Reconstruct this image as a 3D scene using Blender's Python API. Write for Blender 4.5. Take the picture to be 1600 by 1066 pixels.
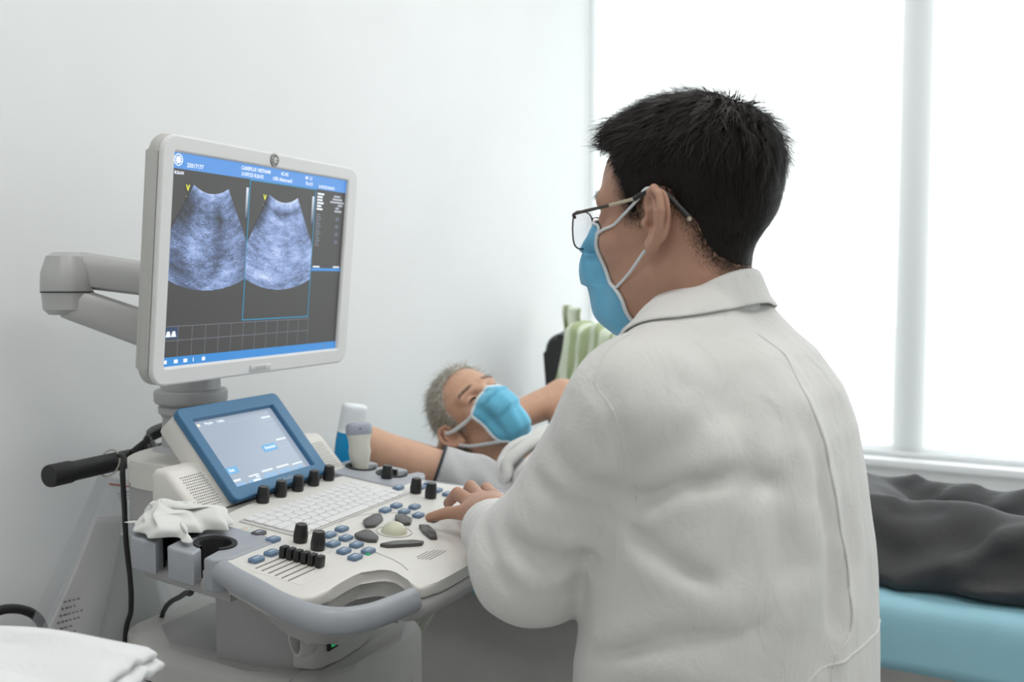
import bpy, bmesh, math, random
import numpy as np
from mathutils import Vector, Matrix
random.seed(7); np.random.seed(7)
for o in list(bpy.data.objects): bpy.data.objects.remove(o)
scene = bpy.context.scene
COL = scene.collection
PI = math.pi

# ------------------------------------------------------------------ camera, light, exposure
cam_data = bpy.data.cameras.new('camera'); cam = bpy.data.objects.new('camera', cam_data); COL.objects.link(cam)
cam_data.sensor_width = 36; cam_data.lens = 33.75; cam_data.clip_start = .05
cam.location = (0, 0, 1.15)
cam.rotation_euler = (PI/2 - math.atan(93/1500), 0, math.radians(29))
cam_data.dof.use_dof = True; cam_data.dof.focus_distance = 1.18; cam_data.dof.aperture_fstop = 5.0
scene.camera = cam

world = bpy.data.worlds.new('sky'); scene.world = world; world.use_nodes = True
bg = world.node_tree.nodes['Background']; bg.inputs[0].default_value = (.965, .985, 1, 1); bg.inputs[1].default_value = 3.4

def area(name, loc, rot, sx, sy, power, color=(1, 1, 1), portal=False):
    l = bpy.data.lights.new(name, 'AREA'); l.shape = 'RECTANGLE'; l.size = sx; l.size_y = sy; l.energy = power; l.color = color
    o = bpy.data.objects.new(name, l); COL.objects.link(o); o.location = loc; o.rotation_euler = rot
    if portal: l.cycles.is_portal = True
    return o
area('window_portal', (.2, 3.22, 1.7), (-PI/2, 0, 0), 3.2, 2.1, 1, portal=True)
CEIL = 2.7
for k, (lx_, ly_) in enumerate([(-.55, .55), (.75, .55), (-.55, 2.0), (.75, 2.0), (.1, -1.0)]):
    area('ceiling_lamp', (lx_, ly_, CEIL-.02), (0, 0, 0), .6, .6, 7.5, (1, .985, .96))

vs = scene.view_settings
vs.view_transform = 'Standard'; vs.look = 'None'; vs.gamma = 1; vs.use_curve_mapping = False
vs.exposure = 0.1

# ------------------------------------------------------------------ materials
MATS = {}
def mat(name, col, rough=.5, metal=0, noise=0, nscale=40, bump=0, bscale=200, sss=0, spec=.5, emit=None, estr=1, sheen=0, trans=0, alpha=1):
    if name in MATS: return MATS[name]
    m = bpy.data.materials.new(name); m.use_nodes = True; nt = m.node_tree; b = nt.nodes['Principled BSDF']
    c = (*col, 1)
    b.inputs['Base Color'].default_value = c; b.inputs['Roughness'].default_value = rough; b.inputs['Metallic'].default_value = metal
    b.inputs['Specular IOR Level'].default_value = spec
    if sss:
        b.inputs['Subsurface Weight'].default_value = sss; b.inputs['Subsurface Radius'].default_value = (1, .35, .2); b.inputs['Subsurface Scale'].default_value = .006
    if sheen: b.inputs['Sheen Weight'].default_value = sheen
    if trans: b.inputs['Transmission Weight'].default_value = trans
    if alpha < 1: b.inputs['Alpha'].default_value = alpha
    if emit: b.inputs['Emission Color'].default_value = (*emit, 1); b.inputs['Emission Strength'].default_value = estr
    tc = nt.nodes.new('ShaderNodeTexCoord')
    if noise:
        n = nt.nodes.new('ShaderNodeTexNoise'); n.inputs['Scale'].default_value = nscale; n.inputs['Detail'].default_value = 5
        nt.links.new(tc.outputs['Object'], n.inputs['Vector'])
        r = nt.nodes.new('ShaderNodeValToRGB'); r.color_ramp.elements[0].position = .3; r.color_ramp.elements[1].position = .7
        r.color_ramp.elements[0].color = (*[x*(1-noise) for x in col], 1); r.color_ramp.elements[1].color = (*[min(1, x*(1+noise*.6)) for x in col], 1)
        nt.links.new(n.outputs['Fac'], r.inputs['Fac']); nt.links.new(r.outputs['Color'], b.inputs['Base Color'])
    if bump:
        n = nt.nodes.new('ShaderNodeTexNoise'); n.inputs['Scale'].default_value = bscale; n.inputs['Detail'].default_value = 4
        nt.links.new(tc.outputs['Object'], n.inputs['Vector'])
        bp = nt.nodes.new('ShaderNodeBump'); bp.inputs['Strength'].default_value = bump; bp.inputs['Distance'].default_value = .002
        nt.links.new(n.outputs['Fac'], bp.inputs['Height']); nt.links.new(bp.outputs['Normal'], b.inputs['Normal'])
    MATS[name] = m
    return m
def emis(name, col, strength=1.0):
    if name in MATS: return MATS[name]
    m = bpy.data.materials.new(name); m.use_nodes = True; nt = m.node_tree; b = nt.nodes['Principled BSDF']
    b.inputs['Base Color'].default_value = (.01, .01, .012, 1); b.inputs['Roughness'].default_value = .35
    b.inputs['Emission Color'].default_value = (*col, 1); b.inputs['Emission Strength'].default_value = strength
    MATS[name] = m; return m

# ------------------------------------------------------------------ objects and meshes
def link(name, me, m=None, parent=None, loc=None, rot=None, smooth=False):
    o = bpy.data.objects.new(name, me); COL.objects.link(o)
    if me is not None:
        if m is not None and not me.materials:
            for k in (m if isinstance(m, (list, tuple)) else [m]): me.materials.append(k)
        if smooth:
            for p in me.polygons: p.use_smooth = True
    if parent is not None: o.parent = parent
    if loc is not None: o.location = loc
    if rot is not None: o.rotation_euler = rot
    return o
def tag(o, label, cat, group=None, kind=None):
    if label: o['label'] = label
    if cat: o['category'] = cat
    if group: o['group'] = group
    if kind: o['kind'] = kind
    return o
def thing(name, label, cat, loc=(0, 0, 0), rot=(0, 0, 0), group=None):
    o = link(name, None, loc=loc, rot=rot); return tag(o, label, cat, group)
def struct(name, me, m, parent=None):
    o = link(name, me, m, parent)
    if parent is None: o['kind'] = 'structure'
    return o
def mesh(name, verts, faces):
    me = bpy.data.meshes.new(name); me.from_pydata([tuple(map(float, v)) for v in verts], [], [tuple(f) for f in faces]); me.update(); return me
def bm_mesh(name, bm):
    bmesh.ops.recalc_face_normals(bm, faces=bm.faces)
    me = bpy.data.meshes.new(name); bm.to_mesh(me); bm.free(); return me
def smooth_by_angle(me, ang=40):
    for p in me.polygons: p.use_smooth = True
    me.set_sharp_from_angle(angle=math.radians(ang))
    return me
def box(name, c, s, bev=0, seg=2):
    bm = bmesh.new(); bmesh.ops.create_cube(bm, size=1)
    for v in bm.verts: v.co = Vector((c[0]+v.co.x*s[0], c[1]+v.co.y*s[1], c[2]+v.co.z*s[2]))
    if bev: bmesh.ops.bevel(bm, geom=bm.edges[:], offset=bev, segments=seg, affect='EDGES', profile=.5)
    return smooth_by_angle(bm_mesh(name, bm))
def boxes(name, lst, bev=0):
    bm = bmesh.new()
    for c, s in lst:
        r = bmesh.ops.create_cube(bm, size=1)
        for v in r['verts']: v.co = Vector((c[0]+v.co.x*s[0], c[1]+v.co.y*s[1], c[2]+v.co.z*s[2]))
    if bev: bmesh.ops.bevel(bm, geom=bm.edges[:], offset=bev, segments=2, affect='EDGES', profile=.5)
    return smooth_by_angle(bm_mesh(name, bm))
def chaikin(pts, n=2, closed=True):
    pts = [np.array(p, float) for p in pts]
    for _ in range(n):
        out = []
        m = len(pts)
        if not closed: out.append(pts[0])
        for i in range(m if closed else m-1):
            a, b = pts[i], pts[(i+1) % m]
            out += [a*.75+b*.25, a*.25+b*.75]
        if not closed: out.append(pts[-1])
        pts = out
    return pts
def prism(name, pts, z0, z1, bev=0, seg=2, bottom_scale=None, fn=None, axis='z'):
    """outline pts (2D) extruded z0..z1; both rims bevelled; fn maps (x,y,z) to a point"""
    bm = bmesh.new()
    bot = [bm.verts.new((p[0], p[1], z0)) for p in pts]; top = [bm.verts.new((p[0], p[1], z1)) for p in pts]
    n = len(pts)
    if bottom_scale:
        c = sum((Vector(v.co) for v in bot), Vector())/n
        for v in bot: v.co = Vector((c.x+(v.co.x-c.x)*bottom_scale, c.y+(v.co.y-c.y)*bottom_scale, z0))
    ft = bm.faces.new(top); fb = bm.faces.new(list(reversed(bot)))
    for i in range(n): bm.faces.new((bot[i], bot[(i+1) % n], top[(i+1) % n], top[i]))
    if bev:
        es = list(ft.edges)+list(fb.edges)
        bmesh.ops.bevel(bm, geom=es, offset=bev, segments=seg, affect='EDGES', profile=.5)
    for v in bm.verts:
        if axis == 'x': v.co = Vector((v.co.z, v.co.x, v.co.y))
        elif axis == 'y': v.co = Vector((v.co.x, v.co.z, v.co.y))
        if fn: v.co = Vector(fn(*v.co))
    return smooth_by_angle(bm_mesh(name, bm), 35)
def rrect(w, h, r, n=5):
    out = []
    for cx, cy, a0 in ((w/2-r, h/2-r, 0), (-w/2+r, h/2-r, 90), (-w/2+r, -h/2+r, 180), (w/2-r, -h/2+r, 270)):
        for i in range(n+1):
            a = math.radians(a0+90*i/n); out.append((cx+r*math.cos(a), cy+r*math.sin(a)))
    return out
def lathe(name, prof, n=24, cap=True):
    """profile of (r, z), revolved"""
    V, Fc = [], []
    for r, z in prof:
        for k in range(n):
            a = 2*PI*k/n; V.append((r*math.cos(a), r*math.sin(a), z))
    m = len(prof)
    for i in range(m-1):
        for k in range(n): Fc.append((i*n+k, i*n+(k+1) % n, (i+1)*n+(k+1) % n, (i+1)*n+k))
    if cap: Fc += [tuple(reversed(range(n))), tuple(range((m-1)*n, m*n))]
    me = mesh(name, V, Fc); return smooth_by_angle(me, 35)
def catmull(pts, n=8, closed=False):
    P = [np.array(p, float) for p in pts]; out = []
    N = len(P)
    for i in range(N if closed else N-1):
        if closed: p0, p1, p2, p3 = P[i-1], P[i], P[(i+1) % N], P[(i+2) % N]
        else: p0, p1, p2, p3 = P[max(i-1, 0)], P[i], P[i+1], P[min(i+2, N-1)]
        for k in range(n):
            t = k/n
            out.append(.5*((2*p1)+(-p0+p2)*t+(2*p0-5*p1+4*p2-p3)*t*t+(-p0+3*p1-3*p2+p3)*t**3))
    if not closed: out.append(P[-1])
    return out
def tube(name, pts, r, n=10, closed=False, cap=True, flat=1.0, upv=(0, 0, 1)):
    """round (or flattened) tube along pts; r scalar or list"""
    P = [np.array(p, float) for p in pts]; N = len(P)
    R = r if isinstance(r, (list, tuple, np.ndarray)) else [r]*N
    up = np.array(upv, float); V, Fc = [], []
    for i in range(N):
        t = (P[(i+1) % N]-P[i-1]) if closed else (P[min(i+1, N-1)]-P[max(i-1, 0)])
        t = t/(np.linalg.norm(t)+1e-12)
        s = np.cross(t, up)
        if np.linalg.norm(s) < 1e-3: s = np.cross(t, np.array([1., 0, 0]))
        s /= np.linalg.norm(s); u = np.cross(s, t)
        for k in range(n):
            a = 2*PI*k/n; V.append(P[i]+s*math.cos(a)*R[i]+u*math.sin(a)*R[i]*flat)
    for i in range(N if closed else N-1):
        j = (i+1) % N
        for k in range(n): Fc.append((i*n+k, i*n+(k+1) % n, j*n+(k+1) % n, j*n+k))
    if cap and not closed: Fc += [tuple(reversed(range(n))), tuple(range((N-1)*n, N*n))]
    bm = bmesh.new(); vs_ = [bm.verts.new(tuple(v)) for v in V]
    for f in Fc: bm.faces.new([vs_[i] for i in f])
    return smooth_by_angle(bm_mesh(name, bm), 50)
def join_meshes(name, parts):
    """parts: list of (mesh, Matrix or None); one mesh, material slots merged"""
    V, Fc, MI, mats = [], [], [], []
    for me, M in parts:
        off = len(V)
        for v in me.vertices: V.append(tuple(M @ v.co) if M else tuple(v.co))
        mm = []
        for k in me.materials:
            if k not in mats: mats.append(k)
            mm.append(mats.index(k))
        for p in me.polygons:
            Fc.append([off+i for i in p.vertices]); MI.append(mm[p.material_index] if mm else 0)
    out = bpy.data.meshes.new(name); out.from_pydata(V, [], Fc); out.update()
    for k in mats: out.materials.append(k)
    if mats: out.polygons.foreach_set('material_index', MI)
    for p in out.polygons: p.use_smooth = True
    return out
def text_mesh(s, size=1.0, bold=0, align='CENTER', depth=0, shear=0):
    c = bpy.data.curves.new('lettering', 'FONT'); c.body = s; c.size = size; c.align_x = align; c.align_y = 'CENTER'; c.offset = bold; c.extrude = depth; c.resolution_u = 2; c.shear = shear
    o = bpy.data.objects.new('lettering', c); COL.objects.link(o)
    dg = bpy.context.evaluated_depsgraph_get(); me = bpy.data.meshes.new_from_object(o.evaluated_get(dg))
    bpy.data.objects.remove(o); bpy.data.curves.remove(c)
    return me
def frame_mat(origin, ex, ey, ez):
    M = Matrix.Identity(4)
    for i, v in enumerate((ex, ey, ez)):
        for r in range(3): M[r][i] = v[r]
    for r in range(3): M[r][3] = origin[r]
    return M
def subsurf(o, lv=1, rl=None):
    md = o.modifiers.new('subdivision', 'SUBSURF'); md.levels = lv; md.render_levels = rl or lv; return o

# ------------------------------------------------------------------ signed distance modelling
def sd_ell(P, c, r):
    q = (P-np.array(c, np.float32))
    r = np.array(r, np.float32)
    k0 = np.sqrt(((q/r)**2).sum(-1)); k1 = np.sqrt(((q/(r*r))**2).sum(-1))
    return k0*(k0-1)/np.maximum(k1, 1e-6)
def sd_sph(P, c, r): return np.sqrt(((P-np.array(c, np.float32))**2).sum(-1))-r
def sd_cone(P, a, b, ra, rb):
    a = np.array(a, np.float32); b = np.array(b, np.float32); ab = b-a
    t = np.clip(((P-a) @ ab)/max(float(ab @ ab), 1e-9), 0, 1)
    d = np.sqrt(((P-a-t[..., None]*ab)**2).sum(-1))
    return d-(ra+(rb-ra)*t)
def sd_poly3(P, pts, rs):
    d = None
    for i in range(len(pts)-1):
        e = sd_cone(P, pts[i], pts[i+1], rs[i], rs[i+1]); d = e if d is None else np.minimum(d, e)
    return d
def smin(a, b, k):
    h = np.clip(.5+.5*(b-a)/k, 0, 1); return b*(1-h)+a*h-k*h*(1-h)
def smax(a, b, k): return -smin(-a, -b, k)
def sd_poly2(x, z, poly):
    d = np.full(x.shape, 1e9, np.float32); s = np.ones(x.shape, np.float32)
    n = len(poly)
    for i in range(n):
        ax, az = poly[i]; bx, bz = poly[i-1]
        ex, ez = bx-ax, bz-az; wx, wz = x-ax, z-az
        t = np.clip((wx*ex+wz*ez)/(ex*ex+ez*ez+1e-12), 0, 1)
        d = np.minimum(d, (wx-ex*t)**2+(wz-ez*t)**2)
        c1 = z >= az; c2 = z < bz; c3 = ex*wz > ez*wx
        s = np.where((c1 & c2 & c3) | (~c1 & ~c2 & ~c3), -s, s)
    return s*np.sqrt(d)
def surface_nets(name, fn, lo, hi, h, relax=2):
    lo = np.array(lo, float); n = [int(math.ceil((hi[i]-lo[i])/h))+1 for i in range(3)]
    ax = [(lo[i]+h*np.arange(n[i])).astype(np.float32) for i in range(3)]
    G = np.stack(np.meshgrid(*ax, indexing='ij'), -1)
    D = fn(G).astype(np.float32)
    S = D < 0
    cs = np.zeros([k-1 for k in n], np.int32)
    sl = lambda b, m: slice(b, m-1+b)
    for i in range(2):
        for j in range(2):
            for k in range(2): cs += S[sl(i, n[0]), sl(j, n[1]), sl(k, n[2])]
    act = (cs > 0) & (cs < 8)
    ids = np.full(act.shape, -1, np.int64); A = np.argwhere(act); ids[act] = np.arange(len(A))
    acc = np.zeros((len(A), 3)); cnt = np.zeros(len(A))
    cor = [(i, j, k) for i in range(2) for j in range(2) for k in range(2)]
    for a in cor:
        for axn in range(3):
            if a[axn]: continue
            b = list(a); b[axn] = 1; b = tuple(b)
            da = D[A[:, 0]+a[0], A[:, 1]+a[1], A[:, 2]+a[2]]; db = D[A[:, 0]+b[0], A[:, 1]+b[1], A[:, 2]+b[2]]
            m = (da < 0) != (db < 0)
            t = np.where(m, da/np.where(m, da-db, 1), 0)
            p = np.tile(np.array(a, float), (len(A), 1)); p[:, axn] += t
            acc[m] += p[m]; cnt[m] += 1
    V = lo+h*(A+acc/np.maximum(cnt, 1)[:, None])
    Q = []
    for axn in range(3):
        o1, o2 = (axn+1) % 3, (axn+2) % 3
        s0 = [slice(1, -1)]*3; s0[axn] = slice(0, n[axn]-1)
        s1 = list(s0); s1[axn] = slice(1, n[axn])
        a, b = S[tuple(s0)], S[tuple(s1)]
        E = np.argwhere(a != b)
        if not len(E): continue
        flip = a[E[:, 0], E[:, 1], E[:, 2]]
        off = np.ones(3, int); off[axn] = 0; E = E+off
        def cid(d1, d2):
            q = E.copy(); q[:, o1] += d1; q[:, o2] += d2; return ids[q[:, 0], q[:, 1], q[:, 2]]
        q = np.stack([cid(-1, -1), cid(0, -1), cid(0, 0), cid(-1, 0)], 1)
        q = np.where(flip[:, None], q, q[:, ::-1]); Q.append(q)
    Q = np.concatenate(Q)
    Q = Q[(Q >= 0).all(1)]
    for _ in range(relax):
        s = np.zeros_like(V); c = np.zeros(len(V))
        for i in range(4):
            np.add.at(s, Q[:, i], V[Q[:, (i+1) % 4]]+V[Q[:, i-1]]); np.add.at(c, Q[:, i], 2)
        V = V*.5+.5*s/np.maximum(c, 1)[:, None]
    me = bpy.data.meshes.new(name); me.vertices.add(len(V)); me.vertices.foreach_set('co', V.astype(np.float32).ravel())
    me.loops.add(len(Q)*4); me.loops.foreach_set('vertex_index', Q.astype(np.int32).ravel())
    me.polygons.add(len(Q)); me.polygons.foreach_set('loop_start', np.arange(0, len(Q)*4, 4, dtype=np.int32))
    me.update(calc_edges=True); me.validate()
    me.polygons.foreach_set('use_smooth', np.ones(len(me.polygons), bool))
    return me
# ------------------------------------------------------------------ the room
M_wall = mat('wall_paint', (.80, .815, .82), .6, noise=.025, nscale=3, bump=.08, bscale=60)
M_ceil = mat('ceiling_paint', (.85, .85, .85), .7)
M_floor = mat('floor_vinyl', (.60, .60, .59), .4, noise=.06, nscale=30)
M_frame = mat('window_frame_white', (.82, .84, .85), .35)
XL, XR, YW, YB = -1.45, 1.9, 3.13, -2.0
struct('floor', box('floor', ((XL+XR)/2, (YW+YB)/2, -.05), (XR-XL+.4, YW-YB+.4, .1)), M_floor)
struct('ceiling', box('ceiling', ((XL+XR)/2, (YW+YB)/2, CEIL+.05), (XR-XL+.4, YW-YB+.4, .1)), M_ceil)
struct('wall_left', box('wall_left', (XL-.1, (YW+YB)/2, CEIL/2), (.2, YW-YB+.4, CEIL)), M_wall)
struct('wall_right', box('wall_right', (XR+.1, (YW+YB)/2, CEIL/2), (.2, YW-YB+.4, CEIL)), M_wall)
struct('wall_back', box('wall_back', ((XL+XR)/2, YB-.1, CEIL/2), (XR-XL, .2, CEIL)), M_wall)
SILL = .605
struct('wall_window', boxes('wall_window', [(((XL+XR)/2, YW+.1, SILL/2-.01), (XR-XL, .2, SILL-.02)), (((XL+XR)/2, YW+.1, CEIL-.04), (XR-XL, .2, .08))]), M_wall)
wf = tag(link('window_1', None), None, None, kind='structure')
WT = CEIL-.08
mull = -.36
fr = []
for x0, x1 in ((XL, XL+.022), (mull-.045, mull+.045), (XR-.9, XR-.82), (XR-.055, XR)): fr.append((((x0+x1)/2, YW+.1, (SILL+WT)/2), (x1-x0, .07, WT-SILL)))
for k, (c, s) in enumerate(fr): struct('window_jamb' if k in (0, 3) else 'window_mullion', box('window_post', c, s, .004), M_frame, wf)
struct('window_rail', box('window_rail', ((XL+XR)/2, YW+.1, SILL+.016), (XR-XL, .066, .032), .004), M_frame, wf)
struct('window_rail', box('window_rail', ((XL+XR)/2, YW+.1, WT-.028), (XR-XL, .07, .055), .004), M_frame, wf)
struct('window_sill', box('window_sill', ((XL+XR)/2, YW+.055, SILL-.012), (XR-XL-.01, .16, .024), .006), M_frame, wf)
g = bpy.data.materials.new('window_glass'); g.use_nodes = True; nt = g.node_tree; nt.nodes.clear()
out = nt.nodes.new('ShaderNodeOutputMaterial'); mx = nt.nodes.new('ShaderNodeMixShader'); tr = nt.nodes.new('ShaderNodeBsdfTransparent'); gl = nt.nodes.new('ShaderNodeBsdfGlossy')
tr.inputs[0].default_value = (.97, .985, .98, 1); gl.inputs['Roughness'].default_value = .02; mx.inputs[0].default_value = .05
nt.links.new(tr.outputs[0], mx.inputs[1]); nt.links.new(gl.outputs[0], mx.inputs[2]); nt.links.new(mx.outputs[0], out.inputs[0])
xs = [XL+.022, mull-.045, mull+.045, XR-.9, XR-.82, XR-.055]
for i in (0, 2, 4): struct('pane', box('pane', ((xs[i]+xs[i+1])/2, YW+.1, (SILL+WT)/2), (xs[i+1]-xs[i], .006, WT-SILL-.11)), g, wf)
# pale paving outside, seen washed out through the glass
struct('ground_outside', box('ground_outside', (0, 16, -.25), (60, 25, .3)), mat('pale_paving', (.34, .34, .33), .8, noise=.1, nscale=.6))

sb = bpy.data.materials.new('sheer_blind_cloth'); sb.use_nodes = True; nt = sb.node_tree; nt.nodes.clear()
out = nt.nodes.new('ShaderNodeOutputMaterial'); mx = nt.nodes.new('ShaderNodeMixShader'); tr = nt.nodes.new('ShaderNodeBsdfTransparent'); tl = nt.nodes.new('ShaderNodeBsdfTranslucent'); df = nt.nodes.new('ShaderNodeBsdfDiffuse'); m2 = nt.nodes.new('ShaderNodeMixShader')
tl.inputs[0].default_value = (.9, .92, .92, 1); df.inputs[0].default_value = (.85, .86, .86, 1); m2.inputs[0].default_value = .35; mx.inputs[0].default_value = .62
nt.links.new(tl.outputs[0], m2.inputs[1]); nt.links.new(df.outputs[0], m2.inputs[2]); nt.links.new(tr.outputs[0], mx.inputs[1]); nt.links.new(m2.outputs[0], mx.inputs[2]); nt.links.new(mx.outputs[0], out.inputs[0])
V, Fc = [], []
nx_ = 60
for i in range(nx_+1):
    x = XL+.003+(XR-XL-.006)*i/nx_
    for z in (SILL+.006, WT): V.append((x, YW+.045+.0015*math.sin(i*1.7), z))
for i in range(nx_): Fc.append((2*i, 2*i+2, 2*i+3, 2*i+1))
bl = thing('roller_blind', 'sheer white roller blind drawn down over the bright window', 'blind', (0, 0, 0))
link('blind_cloth', mesh('blind_cloth', V, Fc), sb, bl, smooth=True)
link('hem_bar', box('hem_bar', ((XL+XR)/2, YW+.045, SILL+.010), (XR-XL-.05, .012, .014), .003), M_frame, bl)
link('roller_tube', tube('roller_tube', [(XL+.02, YW+.045, WT-.02), (XR-.02, YW+.045, WT-.02)], .025, 14), M_frame, bl)
# ------------------------------------------------------------------ ultrasound machine (own frame: x to the operator, y to the operator's right)
MC = thing('ultrasound_machine', 'cream and grey wheeled ultrasound machine with tilted monitor and control console', 'ultrasound machine', (-.9, 1.07, 0), (0, 0, math.radians(5)))
P_cream = mat('cream_plastic', (.72, .70, .66), .42, noise=.03, nscale=8, bump=.05, bscale=900)
P_white = mat('white_plastic', (.72, .72, .715), .4, noise=.02, nscale=8, bump=.05, bscale=900)
P_grey = mat('grey_plastic', (.40, .395, .39), .45, noise=.05, nscale=15, bump=.1, bscale=900)
P_cart = mat('cart_grey_plastic', (.55, .54, .52), .45, noise=.05, nscale=15, bump=.1, bscale=900)
P_lgrey = mat('light_grey_plastic', (.52, .51, .49), .45, noise=.03, nscale=15, bump=.1, bscale=900)
P_blueg = mat('blue_grey_plastic', (.36, .378, .41), .34, noise=.05, nscale=15)
P_dark = mat('dark_gap', (.012, .012, .014), .7)
P_black = mat('black_plastic', (.012, .012, .012), .38)
P_rubber = mat('black_rubber', (.018, .018, .018), .55)
P_bluek = mat('slate_blue_key', (.135, .21, .31), .4)
P_greyk = mat('charcoal_key', (.10, .10, .11), .4)
P_key = mat('pale_key', (.74, .735, .73), .45)
P_frame = mat('blue_panel_paint', (.042, .155, .295), .38, noise=.05, nscale=10)
P_silver = mat('silver_paint', (.50, .50, .495), .38, metal=.25, noise=.03, nscale=10)
TH = math.atan(.11)
def cz(x, off=0): return .825-.11*x+off
def on(x, y, off=0): return (x, y, cz(x, off))
def con_obj(name, me, m, x, y, off=0, parent=MC, smooth=False): return link(name, me, m, parent, on(x, y, off), (0, TH, 0), smooth)

# cart
cy0 = .045
cart = chaikin([(-.36, -.11), (-.36, .21), (.045, .2), (.075, .12), (.075, -.03), (.045, -.11)], 2)
cart_o = [(-.36, -.105), (.035, -.105), (.06, -.085), (.065, .165), (.04, .19), (-.36, .19)]
cb = prism('cart_body', chaikin(cart_o, 1), .12, .61, .022, 4); cart_body = link('cart_body', cb, P_cart, MC)
link('top_tray', prism('top_tray', chaikin([(-.30, -.075), (-.02, -.075), (.0, -.05), (.0, .14), (-.30, .15)], 1), .607, .6125, .002), P_grey, cart_body)
link('seam', tube('seam', [(.005, -.105, .42), (.005, -.1055, .588), (.005, -.098, .603), (.005, -.08, .6105), (.005, .16, .6105), (.005, .185, .60)], .0008, 6), P_grey, cart_body)
for r in range(3):
    for k in range(5):
        link('vent_slot', box('vent_slot', (-.262+k*.058, -.1045, .563-r*.0125), (.05, .004, .0042), .001), P_dark, cart_body)
link('side_panel', box('side_panel', (.0575, .06, .37), (.008, .16, .32), .003), P_grey, cart_body)
for x in (-.28, .0):
    for y in (-.06, .15):
        link('caster', lathe('caster', [(.0, -.012), (.05, -.012), (.055, -.006), (.055, .006), (.05, .012), (0, .012)], 20), P_rubber, MC, (x, y, .055), (PI/2, 0, 0))
        link('caster_fork', box('caster_fork', (x, y, .1), (.04, .05, .06), .01), P_grey, MC)
# pedestal carrying the console
ped = prism('pedestal', chaikin([(-.17, -.085), (-.02, -.085), (.015, -.06), (.015, .13), (-.02, .15), (-.17, .15)], 1), .595, .80, .006, 2)
link('pedestal', ped, P_grey, MC)
link('pedestal_cover', prism('pedestal_cover', chaikin([(-.045, -.075), (.02, -.075), (.036, -.055), (.036, .06), (.02, .09), (-.045, .09)], 1), .612, .76, .004), P_lgrey, MC)
link('power_light', box('power_light', (.036, -.04, .65), (.004, .026, .032), .002), P_dark, MC)
link('power_symbol', box('power_symbol', (.0382, -.04, .65), (.002, .013, .022), .0005), mat('green_lamp', (.01, .12, .05), .4, emit=(.02, .5, .15), estr=.5), MC)
hk = [(.03, -.115, .745), (.03, -.115, .70), (.032, -.116, .675), (.042, -.120, .662), (.056, -.128, .664), (.064, -.134, .676), (.065, -.136, .692)]
link('cable_hook', tube('cable_hook', catmull(hk, 5), .005, 10, flat=2.6, upv=(.35, 1, 0)), P_lgrey, MC)

# console: lower shell, bumper with handles, top panel
def mir(p): return (p[0], -.034-p[1])
left = [(-.085, -.165), (.03, -.2), (.045, -.268), (.10, -.285), (.15, -.298), (.178, -.295), (.186, -.275), (.184, -.22), (.186, -.185), (.20, -.165), (.225, -.168), (.258, -.192), (.268, -.17), (.272, -.09)]
left2 = [(-.085, -.165), (-.04, -.170), (.018, -.182), (.034, -.2), (.036, -.235), (.040, -.268), (.055, -.275), (.10, -.287), (.14, -.297), (.168, -.302), (.182, -.294), (.187, -.272), (.183, -.235), (.182, -.2), (.188, -.174), (.203, -.160), (.223, -.164), (.243, -.182), (.257, -.193), (.266, -.186), (.2705, -.15), (.272, -.09)]
right2 = [(.272, .05), (.2705, .116), (.266, .152), (.257, .159), (.243, .148), (.223, .13), (.203, .126), (.188, .14), (.182, .166), (.183, .201), (.187, .236), (.182, .256), (.168, .262), (.14, .258), (.10, .25), (.06, .243), (-.03, .215), (-.085, .21)]
outline = chaikin(left2+right2, 1)
top = prism('top_panel', outline, -.014, 0, .0035, 3, fn=lambda x, y, z: (x, y, cz(x, z)))
tp_o = link('top_panel', top, P_cream, MC)
skirt = prism('panel_skirt', [(p[0]-.003*(1 if p[0] > .1 else 0), p[1]*.992) for p in outline], -.034, -.0135, .004, 2, fn=lambda x, y, z: (x-(.0 if x < .1 else .006*max(0, (-z-.014)/.03)), y, cz(x, z)))
link('panel_skirt', skirt, P_lgrey, MC)
shell_o = chaikin([(-.2, -.15), (-.06, -.15), (.06, -.235), (.15, -.255), (.168, -.23), (.172, -.12), (.20, -.08), (.205, .06), (.172, .09), (.168, .2), (.15, .225), (.06, .205), (-.06, .16), (-.2, .16)], 2)
shell = prism('console_shell', shell_o, -.095, -.03, .012, 3, bottom_scale=.86, fn=lambda x, y, z: (x, y, cz(x, z)))
link('console_shell', shell, P_grey, MC)
def bumper(side):
    pts = [(.03, -.262), (.07, -.276), (.11, -.288), (.155, -.303), (.195, -.308), (.225, -.296), (.243, -.268), (.252, -.23), (.257, -.198)]
    if side > 0: pts = [mir(p) for p in pts]
    c = catmull([(x, y, cz(x, -.014)) for x, y in pts], 8)
    rr = [.0128]*len(c)
    return tube('handle', c, rr, 16, flat=1.15)
link('handle', bumper(-1), P_blueg, MC); link('handle', bumper(1), P_blueg, MC)
lip = [(.254, -.205), (.266, -.18), (.271, -.12), (.2725, -.017), (.271, .086), (.266, .146), (.254, .171)]
link('front_lip', tube('front_lip', catmull([(x-.007, y, cz(x, -.026)) for x, y in lip], 6), .0115, 12, flat=1.1), P_grey, MC)

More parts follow.
